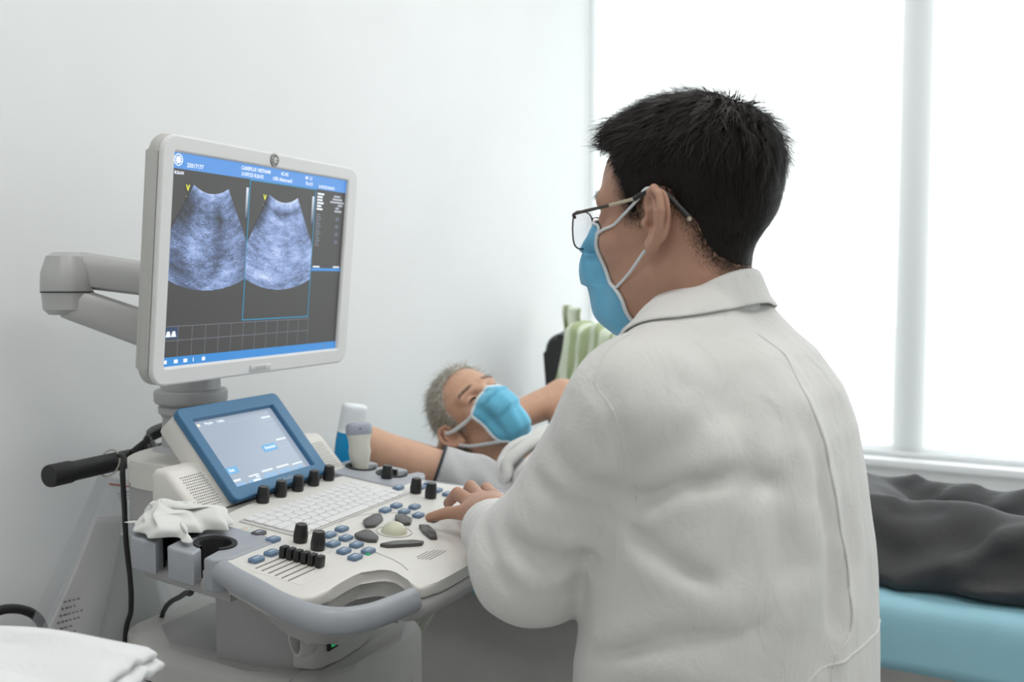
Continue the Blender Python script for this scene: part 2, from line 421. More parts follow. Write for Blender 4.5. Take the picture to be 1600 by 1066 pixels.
# raised rear housing with sloping fronts and the two loudspeaker grilles
hs = [(-.182, .795), (-.182, .884), (-.176, .892), (-.158, .893), (-.15, .889), (-.098, .835), (-.09, .795)]
hm = prism('speaker_housing', hs, -.155, .205, .008, 3, axis='y')
housing = link('speaker_housing', hm, P_cream, MC)
sl = np.array([-.098+.15, 0, .835-.889]); sl_len = np.linalg.norm(sl); sl /= sl_len
nrm = np.array([-sl[2], 0, sl[0]])
dotm = lathe('grille_hole', [(0, 0), (.0011, 0)], 6, cap=False)
def grille(y0, y1, nx, ny):
    V, Fc = [], []
    for i in range(nx):
        for j in range(ny):
            a = .012+i*(.052/(nx-1)); y = y0+(j+(.5 if i % 2 else 0))*(y1-y0)/ny
            c = np.array([-.15, y, .889])+sl*a+nrm*.0006
            o = len(V)
            for k in range(6):
                q = PI/3*k; V.append(c+sl*.00095*math.cos(q)+np.array([0, 1, 0])*.00095*math.sin(q))
            Fc.append([o+k for k in range(6)])
    g_ = tag(link('speaker_grille', mesh('speaker_grille', V, Fc), P_dark, housing), None, None, kind='stuff')
grille(-.140, -.097, 13, 11); grille(.147, .190, 13, 11)
link('housing_seam', tube('housing_seam', [(-.095, -.15, cz(-.095, .0006)), (-.095, .2, cz(-.095, .0006))], .0012, 6), P_dark, housing)
# rear box: cream lid over a grey body
rb = chaikin([(-.32, -.06), (-.345, .0), (-.345, .11), (-.31, .15), (-.13, .15), (-.13, -.11), (-.2, -.1), (-.29, -.085)], 2)
link('rear_body', prism('rear_body', rb, .785, .845, .01, 3), P_grey, MC)
link('rear_lid', prism('rear_lid', [(p[0]*1.004, p[1]*1.02) for p in rb], .845, .884, .010, 4), P_cream, MC)
link('sticker', box('sticker', (-.19, -.108, .85), (.012, .0012, .022), 0), mat('pale_green_sticker', (.5, .62, .5), .5), MC)

# touch panel
tpb = link('touch_panel', None, None, MC, (-.085, .02, .845), (0, math.radians(-41), 0))
def tpl(name, me, m, smooth=False): return link(name, me, m, tpb)
fw, fh = .228, .163
fr_o = [(p[0], p[1]+fh/2) for p in rrect(fw, fh, .009, 4)]
bm = bmesh.new()
def ring_face(name, outer, inner, x0, x1):
    V, Fc = [], []; n = len(outer)
    for x in (x1, x0):
        V += [(x, p[0], p[1]) for p in outer]; V += [(x, p[0], p[1]) for p in inner]
    for k in range(n):
        j = (k+1) % n
        Fc += [(k, j, n+j, n+k), (2*n+k, 3*n+k, 3*n+j, 2*n+j), (k, 2*n+k, 2*n+j, j), (n+k, n+j, 3*n+j, 3*n+k)]
    me = mesh(name, V, Fc); b = bmesh.new(); b.from_mesh(me); bmesh.ops.recalc_face_normals(b, faces=b.faces); b.to_mesh(me); b.free()
    return smooth_by_angle(me, 30)
sy0, sy1, sz0, sz1 = -.0945, .089, .0205, .1405
inn = [((p[0])*1.0+(sy0+sy1)/2, p[1]+(sz0+sz1)/2) for p in rrect(sy1-sy0, sz1-sz0, .001, 4)]
tf = tpl('panel_frame', ring_face('panel_frame', fr_o, inn, -.012, 0), P_frame)
bv = tf.modifiers.new('bevel', 'BEVEL'); bv.width = .002; bv.segments = 2; bv.limit_method = 'ANGLE'
tpl('panel_case', prism('panel_case', [(p[0]*.985, (p[1]-fh/2)*.985+fh/2) for p in fr_o], -.05, -.011, .006, 3, axis='x'), P_cream)
# the glass of the touch screen, faintly lit
ts = mat('touch_screen_glass', (.10, .115, .14), .16, emit=(.32, .38, .47), estr=.85)
tpl('touch_screen', box('touch_screen', (-.0105, (sy0+sy1)/2, (sz0+sz1)/2), (.004, sy1-sy0, sz1-sz0)), ts)
E_tw = emis('touch_white', (.85, .93, 1), .95); E_tb = emis('touch_blue', (.16, .47, .80), .9); E_tl = emis('touch_line', (.55, .66, .78), .8)
def st(s, t): return (sy0+s*(sy1-sy0), sz1-t*(sz1-sz0))
def ts_rect(name, s0, t0, s1, t1, m, lift=.0006):
    a, b = st(s0, t0), st(s1, t1)
    x = -.0085+lift
    return tpl(name, mesh(name, [(x, a[0], a[1]), (x, a[0], b[1]), (x, b[0], b[1]), (x, b[0], a[1])], [(0, 1, 2, 3)]), m)
def put_text(par, name, txt, size, x, y, z, m, bold=0, align='CENTER', shear=0):
    me = text_mesh(txt, size, bold, align, shear=shear)
    M = frame_mat((x, y, z), (0, 1, 0), (0, 0, 1), (1, 0, 0)); me.transform(M); return link(name, me, m, par)
def ts_text(txt, s, t, size, m=E_tw, bold=.0): y, z = st(s, t); return put_text(tpb, 'screen_text', txt, size, -.0072, y, z, m, bold)
ts_rect('screen_button', 0, .705, .172, .80, E_tb); ts_text('Exit', .095, .755, .007, bold=.0003)
ts_rect('screen_button', .58, .52, .76, .625, E_tb); ts_text('Extended', .67, .572, .0065, bold=.0003)
ts_text('Physio', .182, .057, .0065, bold=.0002); ts_text('Utility', .32, .058, .0065, bold=.0002); ts_rect('screen_icon', .05, .04, .085, .08, emis('touch_cream', (.9, .88, .7), .9))
ts_rect('screen_line', .39, .099, .80, .103, E_tl)
for (a, b, c, d) in ((.79, .17, .935, .25), (.79, .555, .93, .617)):
    for r in ((a, b, c, b+.006), (a, d-.006, c, d), (a, b, a+.006, d), (c-.006, b, c, d)): ts_rect('screen_line', *r, E_tl)
for (a, b, c, d) in ((.80, .115, .92, .14), (.80, .48, .93, .505), (.04, .88, .13, .91), (.23, .88, .35, .90), (.40, .86, .54, .885), (.59, .862, .75, .885), (.79, .88, .93, .90), (.25, .945, .34, .975), (.30, .91, .35, .93)): ts_rect('screen_line', a, b, c, d, E_tw)
for (a, b, c, d) in ((.0, .935, .16, .998), (.2, .935, .36, .995), (.395, .91, .56, .985), (.585, .915, .74, .975), (.775, .925, .9, .97)): ts_rect('screen_button', a, b, c, d, emis('touch_pale_blue', (.30, .52, .78), .85), .0004)
put_text(tpb, 'panel_lettering', 'GE Healthcare', .0085, .0006, .012, .0105, mat('pale_lettering', (.42, .52, .60), .5))

# keyboard: plate and keys
kbd = con_obj('keyboard', box('keyboard', (.0, 0, -.0003), (.099, .278, .003), .0008), mat('keyboard_plate', (.62, .61, .60), .5), .0065, -.0005, .001)
rows = [[1]*15, [1]*13+[2], [1.5]+[1]*12+[1.5], [1.8]+[1]*11+[2.2], [2.3]+[1]*10+[1.7, 1], [1.3, 1.2, 1.2, 5.6, 1.2, 1.2, 1.1, 1.1, 1.1]]
kmeshes = {}
for r, row in enumerate(rows):
    tot = sum(row); u = .268/tot; y = -.134
    for w in row:
        key = round(w*u, 4)
        if key not in kmeshes:
            me_ = prism('key', rrect(.0142, key-.0018, .0015, 2), 0, .0030, .0010, 1); me_.materials.append(P_key); kmeshes[key] = me_
        link('key', kmeshes[key], None, kbd, (-.0405+r*.0162, y+key/2, .001))
        # moulded finger lip of each key
        y += w*u
# knobs
knob_me = lathe('knob', [(.0, 0), (.0088, 0), (.0092, .002), (.0094, .008), (.0078, .0215), (.0070, .0232), (.0, .0228)], 18); knob_me.materials.append(P_black)
cap_me = lathe('knob_cap', [(0, .0230), (.0064, .0234), (.0068, .0231)], 18, cap=False); cap_me.materials.append(mat('knob_top', (.06, .055, .05), .4))
for x, y in ((-.077, -.047), (-.078, -.005), (-.0785, .037), (-.079, .078), (-.080, .120), (-.016, .191), (.059, .155), (.09, .147), (.065, -.151), (.098, -.160)):
    kn = con_obj('knob', knob_me, None, x, y, .0005); link('knob_cap', cap_me, None, kn)
# slate-blue buttons, charcoal button
bt = prism('button', rrect(.0135, .0195, .0035, 3), -.001, .0042, .0014, 2); bt.materials.append(P_bluek)
bk = bt.copy(); bk.materials.clear(); bk.materials.append(P_greyk)
ink = mat('pale_key_print', (.45, .52, .6), .5)
mk_me = mesh('button_mark', [(-.0016, -.005, .0044), (.0016, -.005, .0044), (.0016, .005, .0044), (-.0016, .005, .0044)], [(0, 1, 2, 3)]); mk_me.materials.append(ink)
for x, y in ((.038, -.171), (.067, -.211), (.068, -.241), (.08, -.109), (.078, -.077), (.104, -.135), (.103, -.105), (.129, -.148), (.128, -.118), (.152, -.158), (.152, -.128),
             (.076, .037), (.076, .068), (.1, .05), (.099, .082), (.124, .049), (.028, .155), (.052, .185), (.052, .210), (.08, .187), (.103, .18)):
    b_ = con_obj('button', bt, None, x, y, .0005); link('button_mark', mk_me, None, b_)
b_ = con_obj('button', bk, None, .009, -.163, .0005); link('button_mark', mk_me, None, b_)
b_ = con_obj('button', bk, None, .150, .046, .0005)
link('button_lamp', box('button_lamp', (.005, -.0085, .001), (.004, .003, .003)), mat('green_lamp', (.01, .1, .05)), MC, on(.152, -.128, .0005), (0, TH, 0))
# trackball with its ring and dark keys
tb = con_obj('trackball', lathe('trackball', [(.0185*math.cos(a), .0185*math.sin(a)-.004) for a in np.linspace(-.1, PI/2-.001, 14)], 28, cap=False), mat('trackball_ivory', (.62, .62, .47), .3), .134, -.035, 0)
con_obj('trackball_ring', tube('trackball_ring', [(.024*math.cos(a), .024*math.sin(a), .0005) for a in np.linspace(0, 2*PI, 40)[:-1]], .0008, 6, closed=True), P_lgrey, .134, -.035, 0)
arc = [(.134+.078*math.cos(a), -.030+.085*math.sin(a), 0) for a in np.linspace(math.radians(250), math.radians(100), 30)]
arc = [(.222, -.150, 0)]+[(.19, -.13, 0)]+[p for p in arc if p[0] < .15]
link('panel_groove', tube('panel_groove', [on(p[0], p[1], .0) for p in catmull(arc, 3)], .0009, 6), P_lgrey, MC)
def tkey(pts):
    c = np.mean(np.array(pts), 0)
    pr_ = []
    for i_, p in enumerate(pts):
        for q, w_ in ((pts[i_-1], .12), (pts[(i_+1) % len(pts)], .12)): pr_.append((p[0]*(1-w_)+q[0]*w_-c[0], p[1]*(1-w_)+q[1]*w_-c[1]))
    con_obj('trackball_key', prism('trackball_key', pr_, -.001, .0045, .0014, 2), mat('trackball_key_grey', (.085, .082, .08), .32, metal=.2), c[0], c[1], .0003)
def S3(zx, zy): pass
tkey([(.098, -.050), (.080, -.030), (.076, .006), (.084, .012), (.098, -.004), (.106, -.038)])
tkey([(.101, .022), (.105, .036), (.128, .024), (.137, .004), (.130, -.005), (.112, .004)])
tkey([(.104, -.088), (.104, -.064), (.112, -.060), (.134, -.074), (.141, -.090), (.132, -.097), (.115, -.097)])
tkey([(.148, .006), (.160, .014), (.182, -.006), (.196, -.026), (.188, -.032), (.166, -.014)])
tkey([(.150, -.1), (.163, -.098), (.192, -.062), (.19, -.052), (.178, -.056), (.160, -.078)])
# slider bank
pl = con_obj('slider_plate', prism('slider_plate', rrect(.078, .066, .006, 3), -.001, .0006, .0004, 1), P_cream, .117, -.238, 0)
trk = box('slider_track', (0, 0, .0), (.0016, .05, .0012)); trk.materials.append(mat('slider_slot', (.25, .23, .2), .5))
sk = prism('slider_knob', rrect(.0082, .012, .002, 2), 0, .0145, .0015, 2); sk.materials.append(P_black)
for k in range(6):
    x = .084+k*.0104
    con_obj('slider_track', trk, None, x, -.237-.0015*k, .0008); con_obj('slider_knob', sk, None, x+.001, -.211, .0005)
# printed notices on the panel
dk = mat('grey_print', (.22, .21, .2), .6)
def print_line(x, y, w, wd=.0012, m=dk):
    link('printed_line', mesh('printed_line', [on(x-wd/2, y-w/2, .0003), on(x+wd/2, y-w/2, .0003), on(x+wd/2, y+w/2, .0003), on(x-wd/2, y+w/2, .0003)], [(0, 1, 2, 3)]), m, MC)
for k in range(5): print_line(.208+k*.0042, -.088+.0025*k, .045-(.016 if k == 0 else 0), .0011)
for x, y, w in ((.088, -.128, .012), (.115, -.158, .012), (.030, .135, .012)): print_line(x, y, w, .0012, mat('pale_violet_print', (.55, .53, .66), .6))
for x, y, w, c in ((-.022, -.157, .018, (.45, .58, .45)), (-.016, -.160, .012, (.7, .45, .35)), (-.010, -.157, .018, (.5, .6, .55)), (-.016, -.146, .006, (.45, .6, .6))): print_line(x, y, w, .0025, mat('faded_sticker_%d' % int(c[0]*100), c, .6))

# probe holders
def holder(side):
    """outline with two cups open to the outside through slanted slots"""
    def cup(cx, cyy, r=.0235, op=.0105, n=16, tilt=math.radians(22)):
        a0 = math.asin(op/r)
        return [(cx+r*math.sin(a0+tilt+(2*PI-2*a0)*k/n), cyy-r*math.cos(a0+tilt+(2*PI-2*a0)*k/n)) for k in range(n+1)]
    yo = -.275
    pts = [(.044, -.165), (.044, yo+.02), (.036, yo+.004), (.031, yo), (.019, yo)]
    pts += cup(-.004, -.229)
    pts += [(.001, yo+.002), (-.002, yo), (-.036, yo), (-.041, yo+.004)]
    pts += cup(-.064, -.229)
    pts += [(-.058, yo+.002), (-.062, yo), (-.095, yo), (-.106, yo+.012), (-.108, -.165)]
    if side > 0: pts = [(mir(p)[0]-.02, mir(p)[1]+.026) for p in pts][::-1]
    return pts
for sd in (-1, 1):
    h_ = prism('probe_holder', holder(sd), -.038, .0025, .0032, 3, fn=lambda x, y, z: (x, y, cz(x, z)))
    ho = link('probe_holder', h_, P_blueg, MC)
    for cx in (-.004, -.064):
        yy = -.229 if sd < 0 else -.034+.229+.026
        cx = cx if sd < 0 else cx-.02
        a0 = math.asin(.0115/.0235)
        angs = np.linspace(a0, 2*PI-a0, 22)+math.radians(22)
        prof = []
        V, Fc = [], []
        for a in angs:
            for r, z in ((.0262, .0042), (.0262, .002), (.0262, .0042), (.0205, .0042), (.0205, -.055)):
                V.append(on(cx+r*math.sin(a), yy-sd*(-1)*r*math.cos(a) if sd < 0 else yy+r*math.cos(a), z))
        for i in range(len(angs)-1):
            for k in range(4): Fc.append((i*5+k, i*5+k+1, i*5+5+k+1, i*5+5+k))
        link('holder_ring', smooth_by_angle(mesh('holder_ring', V, Fc), 40), P_rubber, ho)
    link('holder_floor', prism('holder_floor', [(p[0], p[1]) for p in ([(-.095, -.17), (.04, -.17), (.04, -.255), (-.095, -.255)] if sd < 0 else [(mir(q)[0]-.02, mir(q)[1]+.02) for q in [(-.095, -.255), (.04, -.255), (.04, -.17), (-.095, -.17)]])], -.056, -.036, .008, 3, fn=lambda x, y, z: (x, y, cz(x, z))), P_grey, ho)

# monitor pole and folding arm
pole = lathe('monitor_pole', [(.0, .86), (.075, .87), (.06, .884), (.046, .89), (.044, .935), (.047, .94), (.05, .943), (.0505, .952), (.047, .955), (.054, .958), (.0565, .962), (.0565, .976), (.054, .979), (.046, .98), (.046, 1.075), (.04, 1.08), (.0, 1.08)], 36)
link('monitor_pole', pole, mat('pole_grey', (.46, .46, .47), .4, metal=.15), MC, (-.285, .04, 0))
def arm_link(name, a, b, w0, w1, h0, h1):
    a, b = np.array(a), np.array(b); d = (b-a)/np.linalg.norm(b-a); s = np.cross(d, (0, 0, 1)); s /= np.linalg.norm(s); u = np.cross(s, d)
    V, Fc = [], []; ns = 7; oct_ = rrect(1, 1, .28, 2); n = len(oct_)
    for i in range(ns):
        t = i/(ns-1); c = a+(b-a)*t; w = w0+(w1-w0)*t; h = h0+(h1-h0)*t
        for p in oct_: V.append(c+s*p[0]*w+u*p[1]*h)
    for i in range(ns-1):
        for k in range(n): Fc.append((i*n+k, i*n+(k+1) % n, (i+1)*n+(k+1) % n, (i+1)*n+k))
    Fc += [tuple(reversed(range(n))), tuple(range((ns-1)*n, ns*n))]
    b_ = bmesh.new(); vs2 = [b_.verts.new(tuple(v)) for v in V]
    for f in Fc: b_.faces.new([vs2[i] for i in f])
    return smooth_by_angle(bm_mesh(name, b_), 30)
link('lower_arm', arm_link('lower_arm', (-.27, .045, 1.045), (-.405, -.088, 1.12), .058, .06, .062, .05), P_silver, MC)
link('upper_arm', arm_link('upper_arm', (-.225, .075, 1.135), (-.40, -.068, 1.168), .05, .056, .05, .055), P_silver, MC)
elb = [(0, -.034), (.026, -.034), (.034, -.026), (.036, .0), (.0365, .001), (.0375, .003), (.036, .03), (.028, .054), (.018, .06), (0, .06)]
link('arm_elbow', lathe('arm_elbow', elb, 28), P_silver, MC, (-.405, -.088, 1.134))
link('elbow_gap', lathe('elbow_gap', [(.0, -.0008), (.0374, -.0008), (.0374, .0008), (0, .0008)], 28), P_dark, MC, (-.405, -.088, 1.134))
link('monitor_mount', box('monitor_mount', (-.228, .09, 1.15), (.05, .09, .1), .012), P_silver, MC)

# monitor
mon = link('monitor', prism('monitor', [(p[0]-.006, p[1]-.003) for p in rrect(.476, .35, .026, 6)], -.03, -.0085, .009, 4, axis='x'), mat('monitor_case', (.50, .50, .475), .45), MC, (-.17, .1, 1.18), (0, math.radians(5.4), 0))
Y0, Y1, Z0, Z1 = -.220, .201, -.151, .148
bo = [(p[0]-.006, p[1]-.003) for p in rrect(.476, .35, .026, 6)]
bi = [(p[0]+(Y0+Y1)/2, p[1]+(Z0+Z1)/2) for p in rrect(Y1-Y0, Z1-Z0, .001, 6)]
bz = link('bezel', ring_face('bezel', bo, bi, -.0085, 0), P_white, mon)
bv = bz.modifiers.new('bevel', 'BEVEL'); bv.width = .0035; bv.segments = 3; bv.limit_method = 'ANGLE'; bv.angle_limit = math.radians(50)
SX = -.0055
scr = emis('screen_black', (.045, .043, .041), 1.0); scr.node_tree.nodes['Principled BSDF'].inputs['Roughness'].default_value = .42
link('screen', box('screen', (SX-.002, (Y0+Y1)/2, (Z0+Z1)/2), (.004, Y1-Y0+.002, Z1-Z0+.002)), scr, mon)
def sp(s, t, l=0): return (SX+.0003+l, Y0+s*(Y1-Y0), Z1-t*(Z1-Z0))
def s_rect(name, s0, t0, s1, t1, m, l=0):
    return link(name, mesh(name, [sp(s0, t0, l), sp(s0, t1, l), sp(s1, t1, l), sp(s1, t0, l)], [(0, 1, 2, 3)]), m, mon)
E_hdr = emis('screen_blue', (.075, .27, .68), 1.0); E_wh = emis('screen_white', (.86, .92, 1), 1.0); E_cy = emis('screen_cyan', (.0, .28, .50), 1.0); E_gr = emis('screen_grey', (.24, .26, .33), .8); E_ye = emis('screen_yellow', (.85, .85, .05), 1.0); E_dim = emis('screen_dim', (.22, .24, .30), .7); E_bb = emis('screen_bottom_blue', (.03, .24, .62), 1.0)
s_rect('title_bar', 0, 0, 1, .073, E_hdr); s_rect('bottom_bar', 0, .957, 1, 1, E_bb); s_rect('blue_line', .795, .52, 1, .536, E_bb)
def s_text(txt, s, t, size, m=E_wh, bold=.0002, align='CENTER'):
    p = sp(s, t, .0006); return put_text(mon, 'screen_text', txt, size, p[0], p[1], p[2], m, bold, align)
s_text('25017177', .105, .052, .0082); s_text('CAREPLUS VIETNAM', .418, .023, .0076); s_text('31/07/25 8:26:02', .40, .053, .0076); s_text('4C-RS', .585, .021, .0072); s_text('USR Abdomen2', .575, .052, .0076)
s_text('MI 1.2', .738, .021, .0074); s_text('TIs 0.9', .742, .052, .0074); s_text('31/07/25 8:26:02', .862, .058, .0068); s_text('8:26:04', .032, .092, .0062)
s_text('V', .076, .157, .0115, E_ye, .0004); s_text('V', .476, .157, .0115, E_ye, .0004)
for a, b, c, d in ((.388, .074, .392, .80), (.788, .074, .792, .80), (.388, .074, .792, .079), (.388, .795, .792, .80)): s_rect('active_frame', a, b, c, d, E_cy, .0002)
for k in range(13): s_rect('clip_grid', .0+k*.0665-.0008 if k else .0, .81, .0+k*.0665+.0008, .957, E_gr)
for t in (.81, .878): s_rect('clip_grid', 0, t-.0012, .8, t+.0012, E_gr)
s_rect('clip_thumbnail', .002, .815, .064, .87, emis('thumb_blue', (.02, .05, .12), 1))
for s in (.02, .045): link('clip_thumbnail', mesh('clip_thumbnail', [sp(s-.006, .833, .0004), sp(s-.012, .86, .0004), sp(s+.012, .86, .0004), sp(s+.006, .833, .0004)], [(0, 1, 2, 3)]), E_wh, mon)
for k, wdt in enumerate((.045, .035, .035, .045, .03, .04)): s_rect('screen_list', .805, .093+k*.017, .805+wdt, .103+k*.017, E_wh)
for k, (a, b) in enumerate(((.92, .965), (.91, .98), (.895, .995), (.95, .985), (.935, .96), (.93, .98))): s_rect('screen_list', a, .096+k*.017, b, .106+k*.017, emis('screen_soft', (.5, .53, .6), .9))
for k in range(14): s_rect('screen_list', .807, .21+k*.0135, .807+.022+.012*((k*7) % 3)/2, .2165+k*.0135, E_dim)
for k in range(4): s_rect('screen_list', .94, .22+k*.045, .965, .24+k*.045, emis('screen_dimmer', (.10, .11, .16), 1))
s_rect('screen_list', .805, .508, .85, .516, E_wh); s_rect('screen_list', .945, .508, .99, .516, E_wh)
for k, w in enumerate((.012, .018, .018, .004, .016)): s_rect('screen_icon', .008+k*.045, .970, .008+k*.045+w, .988, E_wh, .0002)
s_rect('screen_icon', .915, .972, .925, .985, E_gr, .0002)
def grad_bar(s0, t0, s1, t1):
    m = bpy.data.materials.get('grey_scale_bar')
    if not m:
        m = bpy.data.materials.new('grey_scale_bar'); m.use_nodes = True; nt = m.node_tree; b = nt.nodes['Principled BSDF']; tc = nt.nodes.new('ShaderNodeTexCoord'); r = nt.nodes.new('ShaderNodeValToRGB'); sx = nt.nodes.new('ShaderNodeSeparateXYZ')
        mr = nt.nodes.new('ShaderNodeMapRange'); mr.inputs[1].default_value = Z1-.28*(Z1-Z0); mr.inputs[2].default_value = Z1-.12*(Z1-Z0)
        nt.links.new(tc.outputs['Object'], sx.inputs[0]); nt.links.new(sx.outputs['Z'], mr.inputs[0]); nt.links.new(mr.outputs[0], r.inputs[0])
        r.color_ramp.elements[0].color = (.05, .07, .12, 1); r.color_ramp.elements[1].color = (.8, .88, 1, 1); nt.links.new(r.outputs[0], b.inputs['Emission Color']); b.inputs['Emission Strength'].default_value = .9; b.inputs['Base Color'].default_value = (0, 0, 0, 1)
    link('grey_scale_bar', mesh('grey_scale_bar', [sp(s0, t0, .0002), sp(s0, t1, .0002), sp(s1, t1, .0002), sp(s1, t0, .0002)], [(0, 1, 2, 3)]), m, mon)
grad_bar(.371, .117, .384, .272); grad_bar(.771, .117, .784, .268)
for k in range(7):
    for s0 in (.07, .47): s_rect('depth_mark', s0-k*.009, .195+k*.03, s0-k*.009+.003, .198+k*.03, E_ye if k % 3 == 0 else E_gr)
# the two fan-shaped scans
def scan_mat(name, seed, bright):
    m = bpy.data.materials.new(name); m.use_nodes = True; nt = m.node_tree; b = nt.nodes['Principled BSDF']; b.inputs['Base Color'].default_value = (.005, .005, .008, 1)
    uv = nt.nodes.new('ShaderNodeUVMap'); mp = nt.nodes.new('ShaderNodeMapping'); nt.links.new(uv.outputs[0], mp.inputs[0]); mp.inputs['Location'].default_value = (seed, seed*1.7, 0)
    def noise(sc, stretch, det):
        q = nt.nodes.new('ShaderNodeMapping'); q.inputs['Scale'].default_value = (stretch[0], stretch[1], 1); n = nt.nodes.new('ShaderNodeTexNoise'); n.inputs['Scale'].default_value = sc; n.inputs['Detail'].default_value = det
        nt.links.new(mp.outputs[0], q.inputs[0]); nt.links.new(q.outputs[0], n.inputs[0]); return n.outputs['Fac']
    def mth(op, a, b_):
        n = nt.nodes.new('ShaderNodeMath'); n.operation = op
        for i, v in enumerate((a, b_)):
            if isinstance(v, (int, float)): n.inputs[i].default_value = v
            else: nt.links.new(v, n.inputs[i])
        return n.outputs[0]
    big = noise(3.2, (1, 1.2), 2); fine = noise(30, (1, 3.2), 6); mid = noise(9, (.8, 2.4), 4)
    at_ = nt.nodes.new('ShaderNodeAttribute'); at_.attribute_name = 'level'
    v = mth('ADD', mth('MULTIPLY', mth('SUBTRACT', big, .5), .55), at_.outputs['Fac'])
    v = mth('ADD', v, mth('MULTIPLY', mth('SUBTRACT', mid, .5), .55)); v = mth('ADD', v, mth('MULTIPLY', mth('SUBTRACT', fine, .5), .75))
    r = nt.nodes.new('ShaderNodeValToRGB'); nt.links.new(v, r.inputs[0])
    e = r.color_ramp.elements; e[0].position = .12; e[0].color = (.035, .038, .045, 1); e[1].position = 1; e[1].color = (.72, .80, .97, 1)
    q = e.new(.42); q.color = (.085, .12, .22, 1); q = e.new(.7); q.color = (.28, .39, .68, 1)
    nt.links.new(r.outputs[0], b.inputs['Emission Color']); b.inputs['Emission Strength'].default_value = bright
    return m
def fan(cs, half, seed, bright, lvl, leftcut):
    """curved-array sector; cs = centre along the screen"""
    V, Fc, UV, L = [], [], [], []; na, nr = 48, 60
    ax_ = math.radians(32); asp = (Z1-Z0)/(Y1-Y0)
    for i in range(na+1):
        a = -ax_+2*ax_*i/na
        for j in range(nr+1):
            R0 = .227; R1 = .697
            r = R0+(R1-R0)*j/nr
            s = cs+r*math.sin(a)*asp*1.0; t = -.055+r*math.cos(a)
            s = min(max(s, cs-half), cs+half)
            if s <= .001: s = .001
            V.append(sp(s, t, .0002)); UV.append((i/na, j/nr)); L.append(lvl(i/na, j/nr))
    for i in range(na):
        for j in range(nr):
            k = i*(nr+1)+j; Fc.append((k, k+1, k+nr+2, k+nr+1))
    me = mesh('scan_image', V, Fc); ul = me.uv_layers.new(name='UVMap')
    for lp in me.loops: ul.data[lp.index].uv = UV[lp.vertex_index]
    at_ = me.attributes.new('level', 'FLOAT', 'POINT'); at_.data.foreach_set('value', L)
    link('scan_image', me, scan_mat('scan_%d' % seed, seed, bright), mon)
def gss(u, v, cu, cv, su, sv): return math.exp(-((u-cu)/su)**2-((v-cv)/sv)**2)
def lv1(u, v):
    x = .47+.30*math.exp(-v*14)+.22*gss(u, v, .33, .62, .12, .16)+.16*gss(u, v, .72, .9, .2, .18)+.12*gss(u, v, .5, .4, .2, .05)
    x -= .45*gss(u, v, .02, .25, .16, .22)+.22*gss(u, v, .68, .3, .06, .16)+.2*gss(u, v, .22, .86, .1, .06)+.16*gss(u, v, .6, .72, .06, .2)
    return x
def lv2(u, v):
    x = .60+.28*math.exp(-v*14)+.2*gss(u, v, .4, .24, .22, .03)+.2*gss(u, v, .3, .88, .2, .05)+.12*gss(u, v, .4, .55, .14, .3)
    x -= .32*gss(u, v, .5, .13, .4, .035)+.5*gss(u, v, -.02, .2, .14, .25)+.25*gss(u, v, .46, .5, .015, .02)
    return x
fan(.19, .199, 3, 1.0, lv1, 0); fan(.59, .199, 11, 1.0, lv2, 0)
# emblem of looped script in a ring, on the bezel and in the title bar
def emblem(par, x, y, z, r, m_dark, m_light, disc=True):
    e = link('emblem', None, None, par, (x, y, z))
    if disc: link('emblem_disc', lathe('emblem_disc', [(0, 0), (r, 0), (r, .0006), (0, .0006)], 32), m_dark, par, (x, y, z), (0, PI/2, 0))
    w = r*.075
    V = []
    parts = [(tube('e', [(.0012, r*.84*math.cos(a), r*.84*math.sin(a)) for a in np.linspace(0, 2*PI, 36)[:-1]], w, 6, closed=True, upv=(1, 0, 0)), None)]
    for k in range(4):
        a0 = PI/4+k*PI/2; cx_, cy_ = r*.42*math.cos(a0), r*.42*math.sin(a0)
        parts.append((tube('e', [(.0012, cx_+r*.21*math.cos(a), cy_+r*.21*math.sin(a)) for a in np.linspace(a0+.6, a0+5.2, 18)], w*1.3, 6, upv=(1, 0, 0)), None))
    parts.append((tube('e', [(.0012, -r*.32, -r*.3), (.0012, 0, 0), (.0012, r*.32, r*.3)], w*1.2, 6, upv=(1, 0, 0)), None)); parts.append((tube('e', [(.0012, -r*.32, r*.3), (.0012, 0, 0), (.0012, r*.32, -r*.3)], w*1.2, 6, upv=(1, 0, 0)), None))
    bpy.data.objects.remove(e)
    link('emblem_script', join_meshes('emblem_script', parts), m_light, par, (x, y, z))
emblem(mon, .0002, -.0075, .1605, .0105, mat('emblem_dark', (.10, .10, .095), .4), mat('emblem_silver', (.62, .62, .60), .35))
p = sp(.026, .033, .0); emblem(mon, p[0]-.0006, p[1], p[2], .0092, E_hdr, E_wh, False)
link('badge', box('badge', (.0003, -.0125, -.1675), (.003, .05, .0105), .0008), mat('badge_silver', (.60, .60, .59), .4, metal=.2), mon)
put_text(mon, 'badge_lettering', 'Vivid S6', .008, .0021, -.0125, -.1675, mat('badge_ink', (.40, .40, .40), .5), shear=.2)

